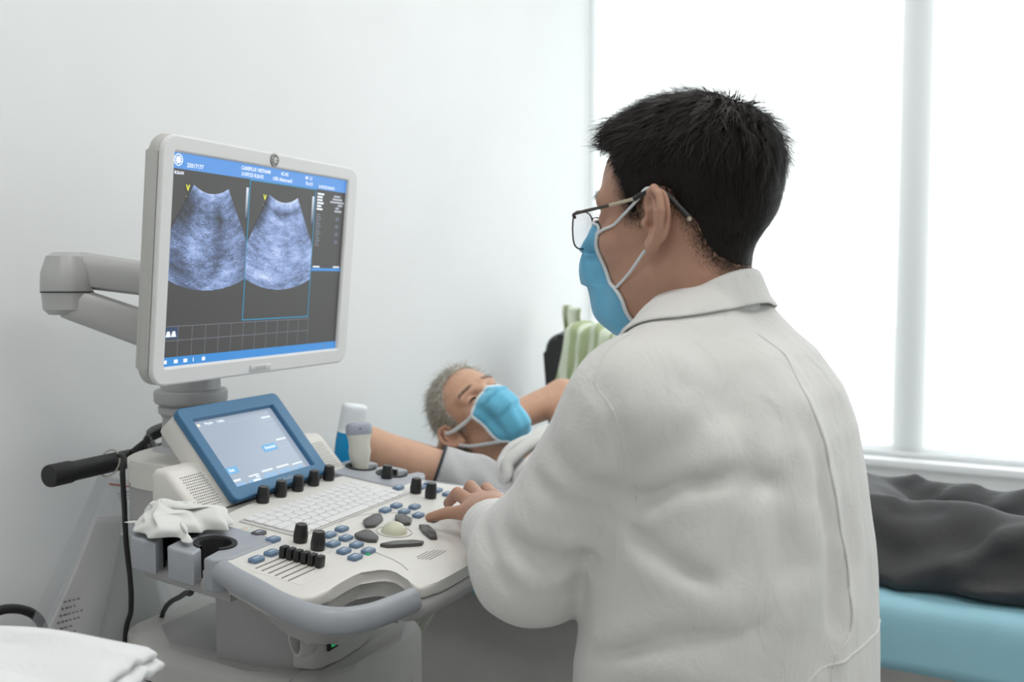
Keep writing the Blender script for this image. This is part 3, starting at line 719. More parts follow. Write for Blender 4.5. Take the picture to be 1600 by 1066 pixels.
# rear cable bar
link('rear_bar', lathe('rear_bar', [(0, -.02), (.0165, -.02), (.0175, -.017), (.0175, .018), (.0155, .02), (.0155, .42), (.0, .42)], 24), P_rubber, MC, (-.42, -.098, .856), (-PI/2, 0, 0))
for k in range(3):
    pts = [(-.405+.008*k, .03+.02*k, .868), (-.395, .06, .887+.006*k), (-.375, .10, .9+.005*k), (-.36, .15, .895), (-.37, .2, .87), (-.40, .25, .82)]
    link('coiled_cable', tube('coiled_cable', catmull(pts, 6), .0055, 8), P_rubber if k < 2 else mat('grey_cable', (.2, .2, .2), .5), MC)
link('hanging_cable', tube('hanging_cable', catmull([(-.40, .0, .870), (-.37, -.02, .872), (-.356, -.036, .85), (-.352, -.038, .80), (-.352, -.036, .742), (-.354, -.028, .68), (-.360, -.022, .63), (-.385, -.01, .52), (-.39, .05, .05), (-.38, .1, .012)], 8), .0042, 8), P_rubber, MC)
link('side_cable', tube('side_cable', catmull([(-.06, -.205, .775), (-.09, -.18, .74), (-.18, -.10, .70), (-.34, .02, .60), (-.40, .06, .4), (-.40, .1, .05)], 6), .004, 8), P_rubber, MC)
link('hose', tube('hose', catmull([(.05, .06, .72), (.07, .13, .695), (.065, .20, .665), (.05, .228, .62), (.03, .225, .58), (.0, .21, .54), (-.05, .2, .4), (-.06, .22, .1), (-.05, .24, .012)], 8), .0085, 10), mat('pale_green_hose', (.52, .54, .46), .45), MC)
# ------------------------------------------------------------------ people: shared head modelling (frame: x face, y left, z crown; origin between the ears)
def head_sdf(P, slim=1.0):
    ay = P.copy(); ay[..., 1] = np.abs(ay[..., 1])                       # mirrored half
    d = sd_ell(P, (-.002, 0, .043), (.088, .072, .085))
    d = smin(d, sd_ell(P, (.032, 0, .045), (.06, .06, .064)), .02)
    d = smin(d, sd_ell(P, (.045, 0, -.03), (.046, .050, .075)), .022)
    d = smin(d, sd_cone(ay, (.005, .045, -.045), (.068, .015, -.093), .016, .016), .025)
    d = smin(d, sd_sph(P, (.076, 0, -.094), .0195), .02)
    d = smin(d, sd_sph(ay, (.064, .038, -.014), .018), .018)
    d = smin(d, sd_cone(ay, (.087, .014, .029), (.074, .044, .030), .0095, .010), .014)
    d = smax(d, -sd_ell(ay, (.096, .032, .012), (.018, .016, .0095)), .012)
    d = smin(d, sd_sph(ay, (.0755, .032, .011), .0125), .004)
    d = smin(d, sd_cone(P, (.090, 0, .022), (.110, 0, -.020), .0075, .0105), .012)
    d = smin(d, sd_sph(ay, (.100, .012, -.026), .008), .008)
    d = smin(d, sd_cone(ay, (.090, 0, -.058), (.084, .018, -.060), .0085, .005), .008)
    d = smin(d, sd_cone(P, (-.016, 0, -.03), (-.034, 0, -.17), .050, .054), .024)
    d = smin(d, sd_cone(P, (.004, 0, -.06), (-.015, 0, -.18), .042, .048), .024)
    return d
def ear_sdf(side):
    a = math.radians(24); O = np.array((-.004, .0735*side, .004), np.float32)
    E = np.array([[math.cos(a), -math.sin(a)*side, 0], [0, 0, 1], [math.sin(a), math.cos(a)*side, 0]], np.float32)
    tl = math.radians(-8); c_, s_ = math.cos(tl), math.sin(tl)
    def f(P):
        Q = (P-O) @ E.T
        Q = np.stack([Q[..., 0]*c_-Q[..., 1]*s_, Q[..., 0]*s_+Q[..., 1]*c_, Q[..., 2]], -1)
        helix = [(.006, .0, .002), (.013, .014, .004), (.010, .026, .006), (-.002, .0325, .009), (-.015, .027, .0115), (-.021, .012, .012), (-.019, -.004, .011), (-.012, -.017, .008), (-.002, -.026, .005)]
        d = sd_poly3(Q, helix, [.0036, .0040, .0042, .0042, .0042, .0042, .004, .0042, .005])
        d = smin(d, sd_ell(Q, (-.005, .004, .002), (.017, .028, .0052)), .004)
        d = smin(d, sd_poly3(Q, [(-.001, .022, .006), (-.0105, .010, .009), (-.0105, -.006, .008), (-.003, -.015, .006)], [.003, .0034, .0034, .003]), .004)
        d = smin(d, sd_ell(Q, (.003, -.025, .003), (.0085, .0085, .005)), .006)
        d = smax(d, -sd_ell(Q, (.001, -.002, .0085), (.0098, .0130, .0095)), .003)
        d = smin(d, sd_ell(Q, (.0125, -.003, .004), (.005, .006, .0045)), .004)
        d = smin(d, sd_ell(Q, (.0, .0, -.006), (.013, .022, .006)), .006)
        d = smax(d, -sd_sph(Q, (.0045, -.003, .003), .0042), .002)
        return d
    lo = (-.045, min(.05*side, .105*side), -.045); hi = (.035, max(.05*side, .105*side), .052)
    return surface_nets('ear', f, lo, hi, .0011, 2)
def head_mesh(h=.0024):
    parts = [(surface_nets('head', head_sdf, (-.13, -.09, -.175), (.13, .09, .14), h, 2), None)]
    for s in (-1, 1): parts.append((ear_sdf(s), None))
    return parts
def skin_mat(name, col):
    m = mat(name, col, .48, noise=.06, nscale=60, bump=.12, bscale=700, sss=.12, spec=.35); return m
def strands(name, roots, normals, flow, length, width, seed=1, curl=.15, lift=.25, segs=3):
    """tapering hair ribbons; flow(p, n) -> direction, length(p) -> metres"""
    rng = np.random.RandomState(seed); N = len(roots)
    F = flow(roots, normals); F = F-(F*normals).sum(1)[:, None]*normals; F += rng.normal(0, curl, F.shape); F /= np.linalg.norm(F, axis=1)[:, None]+1e-9
    L = length(roots)*rng.uniform(.6, 1.15, N); lf = lift if np.ndim(lift) == 0 else lift[:, None]
    S = np.cross(F, normals); S /= np.linalg.norm(S, axis=1)[:, None]+1e-9
    V = []; 
    for k in range(segs+1):
        t = k/segs
        c = roots+normals*.0004+F*(L*t)[:, None]+normals*(L[:, None]*lf*(t-.75*t*t))
        w = width*(1-t*.92)
        V += [c-S*w, c+S*w]
    V = np.stack(V, 1).reshape(-1, 3); n2 = (segs+1)*2
    Fc = []
    for k in range(segs):
        a = np.arange(N)*n2+2*k; Fc.append(np.stack([a, a+1, a+3, a+2], 1))
    Fc = np.concatenate(Fc)
    me = bpy.data.meshes.new(name); me.from_pydata(V.tolist(), [], Fc.tolist()); me.update(); return me
def sample_mesh(me, n, seed=0, keep=None):
    rng = np.random.RandomState(seed); m = len(me.polygons)
    C = np.empty(m*3, np.float32); me.polygons.foreach_get('center', C); C = C.reshape(-1, 3).astype(float)
    A = np.empty(m, np.float32); me.polygons.foreach_get('area', A); Nn = np.empty(m*3, np.float32); me.polygons.foreach_get('normal', Nn); Nn = Nn.reshape(-1, 3).astype(float)
    w = A.astype(float)*(keep(C) if keep else 1); w /= w.sum(); i = rng.choice(m, n, p=w)
    return C[i]+rng.normal(0, .0012, (n, 3)), Nn[i]
def smoothstep(a, b, x): t = np.clip((x-a)/(b-a), 0, 1); return t*t*(3-2*t)
def mask_mesh(edge, prof, ye, puff=.0, pleats=3, nu=40, nv=36, amp=.0042):
    """pleated mask: prof = centre line (x, z) top to bottom, edge = side line (x, z) top to bottom, ye = half width"""
    E = np.array(catmull([(*p, 0) for p in edge], 8))[:, :2]; Pf = np.array(catmull([(*p, 0) for p in prof], 8))[:, :2]
    def samp(A, t):
        x = t*(len(A)-1); i = min(int(x), len(A)-2); return A[i]+(A[i+1]-A[i])*(x-i)
    V, Fc = [], []
    for j in range(nv+1):
        t = j/nv; e = samp(E, t); c = samp(Pf, t)
        for i in range(nu+1):
            s = -1+2*i/nu; w = (1-abs(s)**2.3)**.75 if abs(s) < 1 else 0
            x = e[0]+(c[0]-e[0])*w; z = e[1]+(c[1]-e[1])*(w**.8)
            y = s*ye(t)*(1+.05*w)
            pl = amp*(((t*pleats+.25) % 1)-.5)*(1-abs(s)**6)*(1 if .12 < t < .9 else 0)*1.6
            V.append((x+pl+w*(.0012*math.sin(t*15+s*4)+.001*math.sin(s*11+t*6)), y, z))
    for j in range(nv):
        for i in range(nu):
            k = j*(nu+1)+i; Fc.append((k, k+1, k+nu+2, k+nu+1))
    V = push_out(V, .0016)
    A = np.array(V, np.float32); sv = np.abs(np.tile(np.linspace(-1, 1, nu+1), nv+1)); wgt = smoothstep(.70, .98, sv)
    for _ in range(4):
        d = head_sdf(A); g = np.stack([head_sdf(A+np.eye(3, dtype=np.float32)[k]*.001)-d for k in range(3)], -1)/.001; g /= np.linalg.norm(g, axis=-1)[..., None]+1e-6
        A = A-g*((d-.0022)*wgt)[..., None]
    V = [tuple(map(float, p)) for p in A]
    me = mesh('face_mask', V, Fc)
    me.polygons.foreach_set('use_smooth', [True]*len(me.polygons)); return me, V, nu, nv
def edge_tube(V, nu, nv, which, r, name='mask_trim', off=(0, 0, 0)):
    if which == 'top': pts = [V[i] for i in range(nu+1)]
    elif which == 'bottom': pts = [V[nv*(nu+1)+i] for i in range(nu+1)]
    elif which == 'left': pts = [V[j*(nu+1)+nu] for j in range(nv+1)]
    else: pts = [V[j*(nu+1)] for j in range(nv+1)]
    return tube(name, pts, r, 6, flat=1)
M_mask = mat('mask_blue', (.15, .47, .70), .65, noise=.05, nscale=60, bump=.15, bscale=900, sheen=.2)
M_mwhite = mat('mask_white', (.74, .78, .80), .6)
M_maskp = mat('mask_sky_blue', (.14, .52, .74), .65, noise=.05, nscale=60, bump=.15, bscale=900, sheen=.2)

def push_out(V, off, fn=None, it=4, scale=1.0):
    """move points that lie inside a head out to its surface"""
    fn = fn or head_sdf
    P = np.array(V, np.float32)
    for _ in range(it):
        d = fn(P); e = .001; g = np.stack([fn(P+np.eye(3, dtype=np.float32)[k]*e)-d for k in range(3)], -1)/e
        g /= np.linalg.norm(g, axis=-1)[..., None]+1e-6
        P = P+g*np.clip(off-d, 0, None)[..., None]
    return [tuple(map(float, p)) for p in P]
# ------------------------------------------------------------------ the seated doctor
DOC = thing('person', 'person in white coat, glasses and blue mask sitting with back to the camera', 'person', (-.3333, .9833, 0), (0, 0, math.radians(172)))
HZ = 1.206
Th = Matrix.Translation((0, 0, HZ))
M_skin = skin_mat('skin_warm', (.50, .285, .20))
def doc_hand(P):
    w = (.292, -.038, .846)
    kn = [(.348, -.060, .838), (.364, -.085, .843), (.370, -.109, .845), (.362, -.132, .843)]
    mid = [(.384, -.056, .834), (.403, -.099, .851), (.408, -.134, .854), (.401, -.162, .847)]
    tip = [(.413, -.051, .824), (.432, -.112, .830), (.436, -.153, .830), (.424, -.184, .829)]
    d = sd_cone(P, (.20, .02, .845), w, .028, .0245)
    for i in range(4):
        d = smin(d, sd_cone(P, w, kn[i], .019, .0115), .014)
    for i in range(4):
        fng = sd_poly3(P, [kn[i], mid[i], tip[i]], [.0108, .0092, .0072] if i else [.0100, .0085, .0066])
        d = smin(d, fng, .005)
    d = smin(d, sd_ell(P, (.338, -.088, .839), (.036, .04, .014)), .012)
    th = sd_poly3(P, [(.312, -.085, .838), (.338, -.140, .836), (.366, -.170, .834), (.388, -.180, .827)], [.016, .0125, .0105, .0085])
    return smin(d, th, .008)
def doc_core(P):
    d = sd_ell(P, (-.045, 0, .93), (.085, .14, .17)); d = smin(d, sd_ell(P, (-.03, 0, .62), (.10, .14, .16)), .05)
    for s in (1, -1): d = smin(d, sd_cone(P, (-.035, .03*s, 1.06), (-.025, .135*s, 1.02), .025, .03), .015)
    d = smin(d, sd_cone(P, (-.034, 0, 1.0), (-.030, 0, 1.07), .045, .045), .015)
    d = smin(d, sd_poly3(P, [(-.02, .14, 1.02), EL_L, (.25, .0, .845)], [.038, .034, .026]), .015)
    d = smin(d, sd_poly3(P, [(-.02, -.14, 1.02), (.10, -.30, .86), (.235, -.47, .85)], [.038, .034, .026]), .015)
    d = smin(d, sd_ell(P, (.29, -.53, .845), (.05, .05, .02)), .02)
    return d
SH_L, EL_L, CU_L = (-.024, .152, 1.030), (.100, .140, .868), (.283, -.026, .832)
SH_R, EL_R, CU_R = (-.022, -.165, 1.03), (.10, -.31, .86), (.235, -.47, .86)
body_parts = [(m_, Th) for m_, _ in head_mesh()]
body_parts.append((surface_nets('core', doc_core, (-.2, -.65, .42), (.4, .25, 1.2), .012, 1), None))
body_parts.append((surface_nets('hand', doc_hand, (.19, -.22, .79), (.46, .06, .89), .0019, 2), None))
body = link('body', join_meshes('body', body_parts), M_skin, DOC)

# coat
secs = [(.44, -.03, .205, .17), (.60, -.045, .195, .155), (.72, -.052, .188, .143), (.80, -.055, .188, .135), (.88, -.054, .19, .130), (.95, -.05, .188, .125), (1.0, -.047, .182, .118), (1.04, -.045, .168, .105), (1.08, -.040, .136, .084), (1.10, -.032, .110, .068), (1.12, -.025, .084, .055), (1.16, -.018, .060, .044)]
SEC = np.array(secs)
FOLDS = []
def fold(pts, amp, wd):
    for i in range(len(pts)-1): FOLDS.append((pts[i], pts[i+1], amp, wd))
def shift(pts, dx=0, dy=0, dz=0): return [(p[0]+dx, p[1]+dy, p[2]+dz) for p in pts]
CENTRE = [(-.0976, .0514, 1.1267), (-.1118, .0432, 1.1133), (-.1284, .036, 1.0889), (-.1508, .0487, 1.0366), (-.1673, .0441, .9774), (-.1775, .0388, .9174), (-.184, .0334, .8625), (-.1867, .0354, .8238), (-.1845, .0661, .7936), (-.18, .07, .70)]
ARMHOLE = [(-.0169, .2079, 1.0641), (-.0378, .215, 1.0392), (-.0451, .2052, 1.005), (-.0442, .1839, .9674), (-.0494, .1837, .9507)]
fold(CENTRE[3:9], .005, .013); fold(shift(CENTRE[3:9], 0, .02), -.005, .012)
fold(ARMHOLE, -.004, .010)
F1 = [(-.043, .1838, .9486), (-.0837, .1771, .9713), (-.1251, .1497, .9804), (-.1545, .1062, .9683)]
fold(F1, -.009, .009); fold(shift(F1[:3], 0, 0, .02), .006, .011); fold(shift(F1[:3], 0, 0, -.018), .006, .010)
F2 = [(-.0398, .1839, .9435), (-.075, .1833, .9201), (-.1169, .1685, .9013)]
fold(shift(F2, 0, 0, -.014), -.008, .009); fold(shift(F2, 0, 0, -.034), .005, .012)
fold([(-.05, .184, .975), (-.09, .172, 1.005), (-.125, .14, 1.02)], .005, .011); fold([(-.05, .186, .99), (-.085, .178, 1.02)], -.004, .009)
fold([(-.1392, .1144, 1.0137), (-.144, .131, .9598), (-.1419, .145, .9058), (-.13, .16, .84)], .005, .012); fold([(-.135, .13, 1.0), (-.135, .15, .95), (-.128, .165, .88)], -.005, .010); fold([(-.155, .075, 1.0), (-.165, .07, .94), (-.17, .075, .86)], .004, .011); fold([(-.16, .06, .98), (-.175, .058, .90), (-.178, .062, .82)], -.004, .009)
fold([(-.1644, .0849, .9542), (-.1703, .0903, .8979), (-.1661, .1149, .8341)], .007, .018); fold([(-.158, .108, .94), (-.16, .118, .88)], -.006, .014)
fold([(-.1747, -.0288, .9477), (-.1842, -.0132, .8758), (-.1889, .0169, .8095)], .005, .014); fold([(-.18, .006, .93), (-.188, .012, .86)], -.004, .012)
fold([(-.0498, .1866, 1.0825), (-.0905, .1681, 1.0497), (-.1285, .1181, 1.0362)], -.004, .02)
F7 = [(.0038, .1722, .8126), (-.082, .1833, .8586), (-.1511, .1375, .8717)]
fold(F7, .005, .012); fold(shift(F7, 0, 0, -.022), -.006, .010); fold([(.0472, .1386, .7662), (-.0511, .1845, .805), (-.1321, .1601, .81)], .006, .013)
S1 = [(.0623, .1948, .9677), (.0194, .2039, .9447), (-.0176, .1859, .9407)]
S2 = [(.0851, .1948, .9274), (.0376, .198, .9046), (-.0063, .1783, .9075)]
S3 = [(.0854, .2046, .8793), (.0493, .1917, .8579), (.0035, .1735, .8805)]
fold(S1, -.007, .012); fold(S2, .007, .014); fold(shift(S2, 0, 0, -.024), -.007, .011); fold(S3, .006, .013)
fold([(.0199, .2036, 1.0216), (-.0169, .2071, .9908), (-.0362, .1952, .9798)], .005, .014); fold([(.035, .2, .995), (.0, .205, .965), (-.03, .19, .96)], -.006, .011)
fold([(.1296, .1787, .9047), (.1011, .2046, .8765), (.0778, .2045, .8494)], -.006, .011); fold([(.16, .15, .89), (.13, .185, .85), (.11, .19, .82)], .006, .012)
fold([(.20, .10, .88), (.19, .13, .84), (.17, .12, .80)], -.005, .010); fold([(.235, .05, .875), (.235, .08, .84), (.22, .07, .80)], .004, .010)
_rg = np.random.RandomState(5); NW = [(_rg.normal(0, 1, 3), _rg.uniform(0, 6.28)) for _ in range(9)]
def wob(P, f, amp):
    o = np.zeros(P.shape[:-1], np.float32)
    for k, (v, ph) in enumerate(NW): o += np.sin(P @ (v*np.array([1, 1, .45])*f).astype(np.float32)+ph)
    return o*amp/3
def coat_sdf(P):
    x, y, z = P[..., 0], P[..., 1], P[..., 2]
    cx = np.interp(z, SEC[:, 0], SEC[:, 1]); a = np.interp(z, SEC[:, 0], SEC[:, 2]); b = np.interp(z, SEC[:, 0], SEC[:, 3])
    e = 2.35
    q = ((np.abs(x-cx)/b)**e+(np.abs(y+.004)/a)**e)**(1/e)
    d = (q-1)*np.minimum(a, b)*.9
    d = smax(d, np.maximum(z-1.14, .44-z), .02)
    for s in (1, -1): d = smin(d, sd_cone(P, (-.030, .05*s, 1.088), (-.026, .15*s, 1.040), .042, .052), .03)
    al = sd_poly3(P, [SH_L, EL_L], [.060, .058]); fl = sd_cone(P, EL_L, CU_L, .058, .040)
    arm = smin(al, fl, .03)
    arm = smin(arm, sd_sph(P, (.092, .142, .856), .05), .03)
    arm = smax(arm, -sd_cone(P, (.262, -.008, .838), (.35, -.09, .84), .033, .05), .006)
    cut = (P-np.array(CU_L, np.float32)) @ (np.array([.70, -.70, .05], np.float32)/np.linalg.norm([.70, -.70, .05])).astype(np.float32)
    arm = smax(arm, cut, .006)
    ar = smin(sd_cone(P, SH_R, EL_R, .062, .058), sd_cone(P, EL_R, CU_R, .058, .046), .03)
    kk = .007+.028*smoothstep(.97, 1.04, z)
    d = smin(d, arm, kk); d = smin(d, ar, kk)
    # folds
    wv = np.zeros_like(d)
    for p0, p1, amp, wd in FOLDS:
        p0 = np.array(p0, np.float32); p1 = np.array(p1, np.float32); ab = p1-p0
        t = np.clip(((P-p0) @ ab)/float(ab @ ab), 0, 1)
        r2 = ((P-p0-t[..., None]*ab)**2).sum(-1)
        wv += amp*np.exp(-r2/(wd*wd))*(np.sin(np.pi*np.clip(t*.9+.08, 0, 1))**.7)
    return d-wv-wob(P, 26, .0016)-wob(P, 60, .0006)
coat_me = surface_nets('coat', coat_sdf, (-.24, -.56, .46), (.36, .26, 1.17), .0052, 2)
M_coat = mat('white_coat_cotton', (.70, .69, .665), .75, noise=.03, nscale=12, bump=.25, bscale=420, sheen=.15)
nt = M_coat.node_tree; _b = nt.nodes['Principled BSDF']; _old = [n for n in nt.nodes if n.type == 'BUMP'][0]; _tc = [n for n in nt.nodes if n.type == 'TEX_COORD'][0]
_mp = nt.nodes.new('ShaderNodeMapping'); _mp.inputs['Scale'].default_value = (26, 26, 11); _n2 = nt.nodes.new('ShaderNodeTexNoise'); _n2.inputs['Scale'].default_value = 1; _n2.inputs['Detail'].default_value = 3; _n2.inputs['Distortion'].default_value = .8
_b2 = nt.nodes.new('ShaderNodeBump'); _b2.inputs['Strength'].default_value = .55; _b2.inputs['Distance'].default_value = .008
nt.links.new(_tc.outputs['Object'], _mp.inputs[0]); nt.links.new(_mp.outputs[0], _n2.inputs[0]); nt.links.new(_n2.outputs['Fac'], _b2.inputs['Height']); nt.links.new(_old.outputs['Normal'], _b2.inputs['Normal']); nt.links.new(_b2.outputs['Normal'], _b.inputs['Normal'])
coat = link('coat', coat_me, M_coat, DOC); subsurf(coat, 1)
# collar: stand and fall
V, Fc = [], []; nphi = 72; rows = 14
for i in range(nphi+1):
    ph = math.radians(-146+292*i/nphi); cp, s_ = math.cos(ph), math.sin(ph); fwd = (1-cp)/2
    zt = 1.163-.082*fwd**1.15
    for r in range(rows+1):
        t = r/rows
        if t < .3:
            u = t/.3; rx, ry, z = .053+.006*(1-u), .060+.006*(1-u), zt-.045*(1-u)
        else:
            u = (t-.3)/.7; k = math.sin(min(1, u*4)*PI/2)
            rx = .053+.003*k+.012*u; ry = .060+.005*k+.036*u
            z = zt+.003*math.sin(min(1, u*4)*PI)-.035*u**1.1*(1+.5*fwd)
        V.append((-.018-rx*cp, ry*s_, z))
for i in range(nphi):
    for r in range(rows):
        k = i*(rows+1)+r; Fc.append((k, k+1, k+rows+2, k+rows+1))
V = np.array(V)
rowi = np.tile(np.arange(rows+1), nphi+1); out_r = rowi >= 5
Vp = np.array(push_out(V[out_r], .0028, coat_sdf, 3)); V[out_r] = Vp
col_o = link('collar', mesh('collar', V, Fc), M_coat, coat, smooth=True)
sm = col_o.modifiers.new('thickness', 'SOLIDIFY'); sm.thickness = .0028; sm.offset = 0; subsurf(col_o, 1)
def snap(pts, fn, off):
    A = np.array(catmull(pts, 10), np.float32)
    for _ in range(5):
        d = fn(A); g = np.stack([fn(A+np.eye(3, dtype=np.float32)[k]*.002)-d for k in range(3)], -1)/.002; g /= np.linalg.norm(g, axis=-1)[..., None]+1e-6
        A = A-g*(d-off)[..., None]
    return A
link('back_seam', tube('back_seam', snap(CENTRE[1:], coat_sdf, .0), .0011, 6), M_coat, coat, smooth=True)
link('armhole_seam', tube('armhole_seam', snap([(-.024, .155, 1.09)]+ARMHOLE, coat_sdf, .0), .0012, 6), M_coat, coat, smooth=True)
link('waist_seam', tube('waist_seam', snap([(-.12, .16, .765), (-.165, .11, .785), (-.1819, .0761, .7992), (-.1901, .0003, .7984), (-.17, -.09, .795)], coat_sdf, .0), .0014, 6), M_coat, coat, smooth=True)
# trousers and shoes
def trou(P):
    d = sd_ell(P, (-.04, 0, .51), (.13, .16, .09))
    for s in (1, -1):
        d = smin(d, sd_poly3(P, [(-.03, .085*s, .50), (.36, .13*s, .47), (.34, .13*s, .12)], [.078, .064, .052]), .03)
    return d
link('trousers', surface_nets('trousers', trou, (-.22, -.26, .05), (.47, .26, .7), .011, 2), mat('black_trousers', (.018, .018, .02), .8), DOC, smooth=True)
for s in (1, -1):
    sh = surface_nets('shoe', lambda P: smax(smin(sd_ell(P, (.41, .13*s, .04), (.12, .048, .04)), sd_ell(P, (.34, .13*s, .07), (.05, .042, .05)), .03), -(P[..., 2]-.002), .004), (.26, .13*s-.07, -.01), (.55, .13*s+.07, .14), .008, 1)
    link('shoe', sh, mat('black_shoe', (.02, .02, .02), .4), DOC, smooth=True)
# hair
hair_poly = [(.135, .115), (.098, .088), (.072, .083), (.058, .078), (.052, .063), (.044, .046), (.039, .028), (.034, .012), (.022, .010), (.016, .030), (.0, .038), (-.014, .034), (-.024, .016), (-.036, .002), (-.040, -.015), (-.048, -.030), (-.062, -.042), (-.10, -.050), (-.2, -.045), (-.2, .25), (.135, .25)]
def hair_sdf(P, extra=0):
    x, z = P[..., 0], P[..., 2]
    d = head_sdf(P)
    d = d-(.0008+.010*smoothstep(.03, .10, z)+.005*smoothstep(-.05, -.085, x)*smoothstep(-.04, .03, z))
    top_ = sd_ell(P, (.062, 0, .100), (.030, .052, .018)); d = smin(d, top_, .018)
    d = smin(d, sd_ell(P, (.005, .0, .112), (.058, .052, .022)), .02)
    d = smin(d, sd_ell(P, (-.058, 0, .055), (.036, .060, .058)), .02)
    # clumps
    d = d-.0016*np.sin(x*160+P[..., 1]*90)*np.sin(P[..., 1]*170+z*60)*smoothstep(.02, .08, z)
    return smax(d, sd_poly2(x, z, hair_poly)+extra, .006)
hm_ = surface_nets('hair', hair_sdf, (-.135, -.1, -.07), (.13, .1, .17), .0026, 2)
M_hair = mat('dark_brown_hair', (.011, .0075, .006), .5, spec=.2)
WH = np.array((-.045, -.01, .135))
def flow(p, n):
    d = p-WH; d[:, 2] *= .6
    fr = smoothstep(.0, .06, p[:, 0])*smoothstep(.06, .1, p[:, 2])
    d = d/(np.linalg.norm(d, axis=1)[:, None]+1e-6)
    d[:, 0] += fr*.8; dn = 1-smoothstep(.03, .09, p[:, 2]); d[:, 2] -= dn*1.2; d[:, 0] -= dn*.3*(p[:, 0] < -.02); d[:, 1] *= (1-.5*fr)
    return d
def hlen(p): return .006+(.026-.008*smoothstep(.04, .08, p[:, 0]))*smoothstep(.045, .11, p[:, 2])+.012*smoothstep(-.03, -.08, p[:, 0])*smoothstep(.0, .06, p[:, 2])
rp, rn = sample_mesh(hm_, 15000, 3)
lift = .10+.30*smoothstep(.075, .125, rp[:, 2])*(1-.6*np.exp(-((rp-WH)**2).sum(1)/.03**2))
s1 = strands('s', rp, rn, flow, hlen, .00055, 4, .22, lift, 4)
rp, rn = sample_mesh(hm_, 420, 9, keep=lambda c: smoothstep(.09, .125, c[:, 2]))
s2 = strands('s', rp, rn, flow, lambda p: np.full(len(p), .032), .00035, 6, .45, .6, 5)
head_only = body_parts[0][0]
def fade_w(c):
    dd = sd_poly2(c[:, 0], c[:, 2], hair_poly); on_side = (c[:, 2] > -.075)
    return np.exp(-np.clip(dd, 0, 1)/.0045)*(dd > -.004)*on_side*(dd < .014)*(c[:, 0] < .058)
rp, rn = sample_mesh(head_only, 16000, 12, keep=fade_w)
s3 = strands('s', rp, rn, lambda p, n: np.tile(np.array((-.25, 0, -1.0)), (len(p), 1)), lambda p: np.full(len(p), .0035), .00013, 8, .25, .15, 2)
link('hair', join_meshes('hair', [(hm_, Th), (s1, Th), (s2, Th), (s3, Th)]), M_hair, DOC)
for sd_ in (1, -1):
    rp, rn = sample_mesh(head_only, 350, 15, keep=lambda c: (np.abs(c[:, 2]-.034-.12*(.03-np.abs(np.abs(c[:, 1])-.03))) < .004)*(c[:, 1]*sd_ > .012)*(c[:, 1]*sd_ < .05)*(c[:, 0] > .05)*1.0)
    link('eyebrow', join_meshes('eyebrow', [(strands('s', rp, rn, lambda p, n: np.stack([-.4*np.ones(len(p)), np.sign(p[:, 1]), .2*np.ones(len(p))], 1), lambda p: np.full(len(p), .005), .0003, 5, .2, .05), Th)]), M_hair, DOC)
# mask
edge = [(.074, -.006), (.080, -.024), (.084, -.042), (.074, -.056), (.058, -.064), (.049, -.074), (.047, -.088), (.044, -.101)]
prof = [(.106, .012), (.121, -.012), (.1255, -.030), (.1245, -.052), (.117, -.072), (.104, -.097), (.072, -.119)]
mm, MV, nu, nv = mask_mesh(edge, prof, lambda t: .045+.004*math.sin(t*PI)-.002*t)
msk = link('face_mask', mm, M_mask, DOC, (0, 0, HZ)); sm = msk.modifiers.new('thickness', 'SOLIDIFY'); sm.thickness = .0016; sm.offset = 1
for w_ in ('top', 'bottom', 'left', 'right'): link('mask_trim', edge_tube(MV, nu, nv, w_, .0016 if w_ != 'left' else .0022), M_mwhite, msk, smooth=True)
for s in (1, -1):
    link('ear_loop', tube('ear_loop', push_out(catmull([(.076, .0465*s, -.008), (.05, .060*s, .006), (.020, .0745*s, .024), (.004, .081*s, .036), (-.012, .080*s, .034)], 6), .0018), .0016, 6), M_mwhite, msk)
    link('ear_loop', tube('ear_loop', push_out(catmull([(.058, .0485*s, -.063), (.035, .0595*s, -.047), (.014, .070*s, -.028), (.002, .078*s, -.022), (-.012, .081*s, -.012)], 6), .0018), .0016, 6), M_mwhite, msk)
# glasses
M_metal = mat('dark_bronze_metal', (.10, .085, .08), .3, metal=.9); M_gold = mat('pale_gold_metal', (.55, .48, .36), .3, metal=.9)
gls = link('glasses', None, None, DOC, (0, 0, HZ))
def lens_pts(s, n=32):
    out = []
    for k in range(n):
        a = 2*PI*k/n; c_, s2_ = math.cos(a), math.sin(a)
        u = math.copysign(abs(c_)**.62, c_)*.0265; v = math.copysign(abs(s2_)**.62, s2_)*.0205
        u -= .004*(v/.02 < 0)*(-v/.02)*(-1 if u < 0 else 1)*(1 if u > 0 else .3)
        yy = (.0385+u)*s; xx = .110-.16*(abs(yy)-.01)**2/.06-.03*v
        out.append((xx, yy, .000+v))
    return out
glm = bpy.data.materials.new('spectacle_glass'); glm.use_nodes = True; nt = glm.node_tree; nt.nodes.clear()
out = nt.nodes.new('ShaderNodeOutputMaterial'); mx = nt.nodes.new('ShaderNodeMixShader'); tr = nt.nodes.new('ShaderNodeBsdfTransparent'); gl = nt.nodes.new('ShaderNodeBsdfGlossy')
tr.inputs[0].default_value = (.93, .92, .95, 1); gl.inputs['Roughness'].default_value = .02; mx.inputs[0].default_value = .10
nt.links.new(tr.outputs[0], mx.inputs[1]); nt.links.new(gl.outputs[0], mx.inputs[2]); nt.links.new(mx.outputs[0], out.inputs[0])
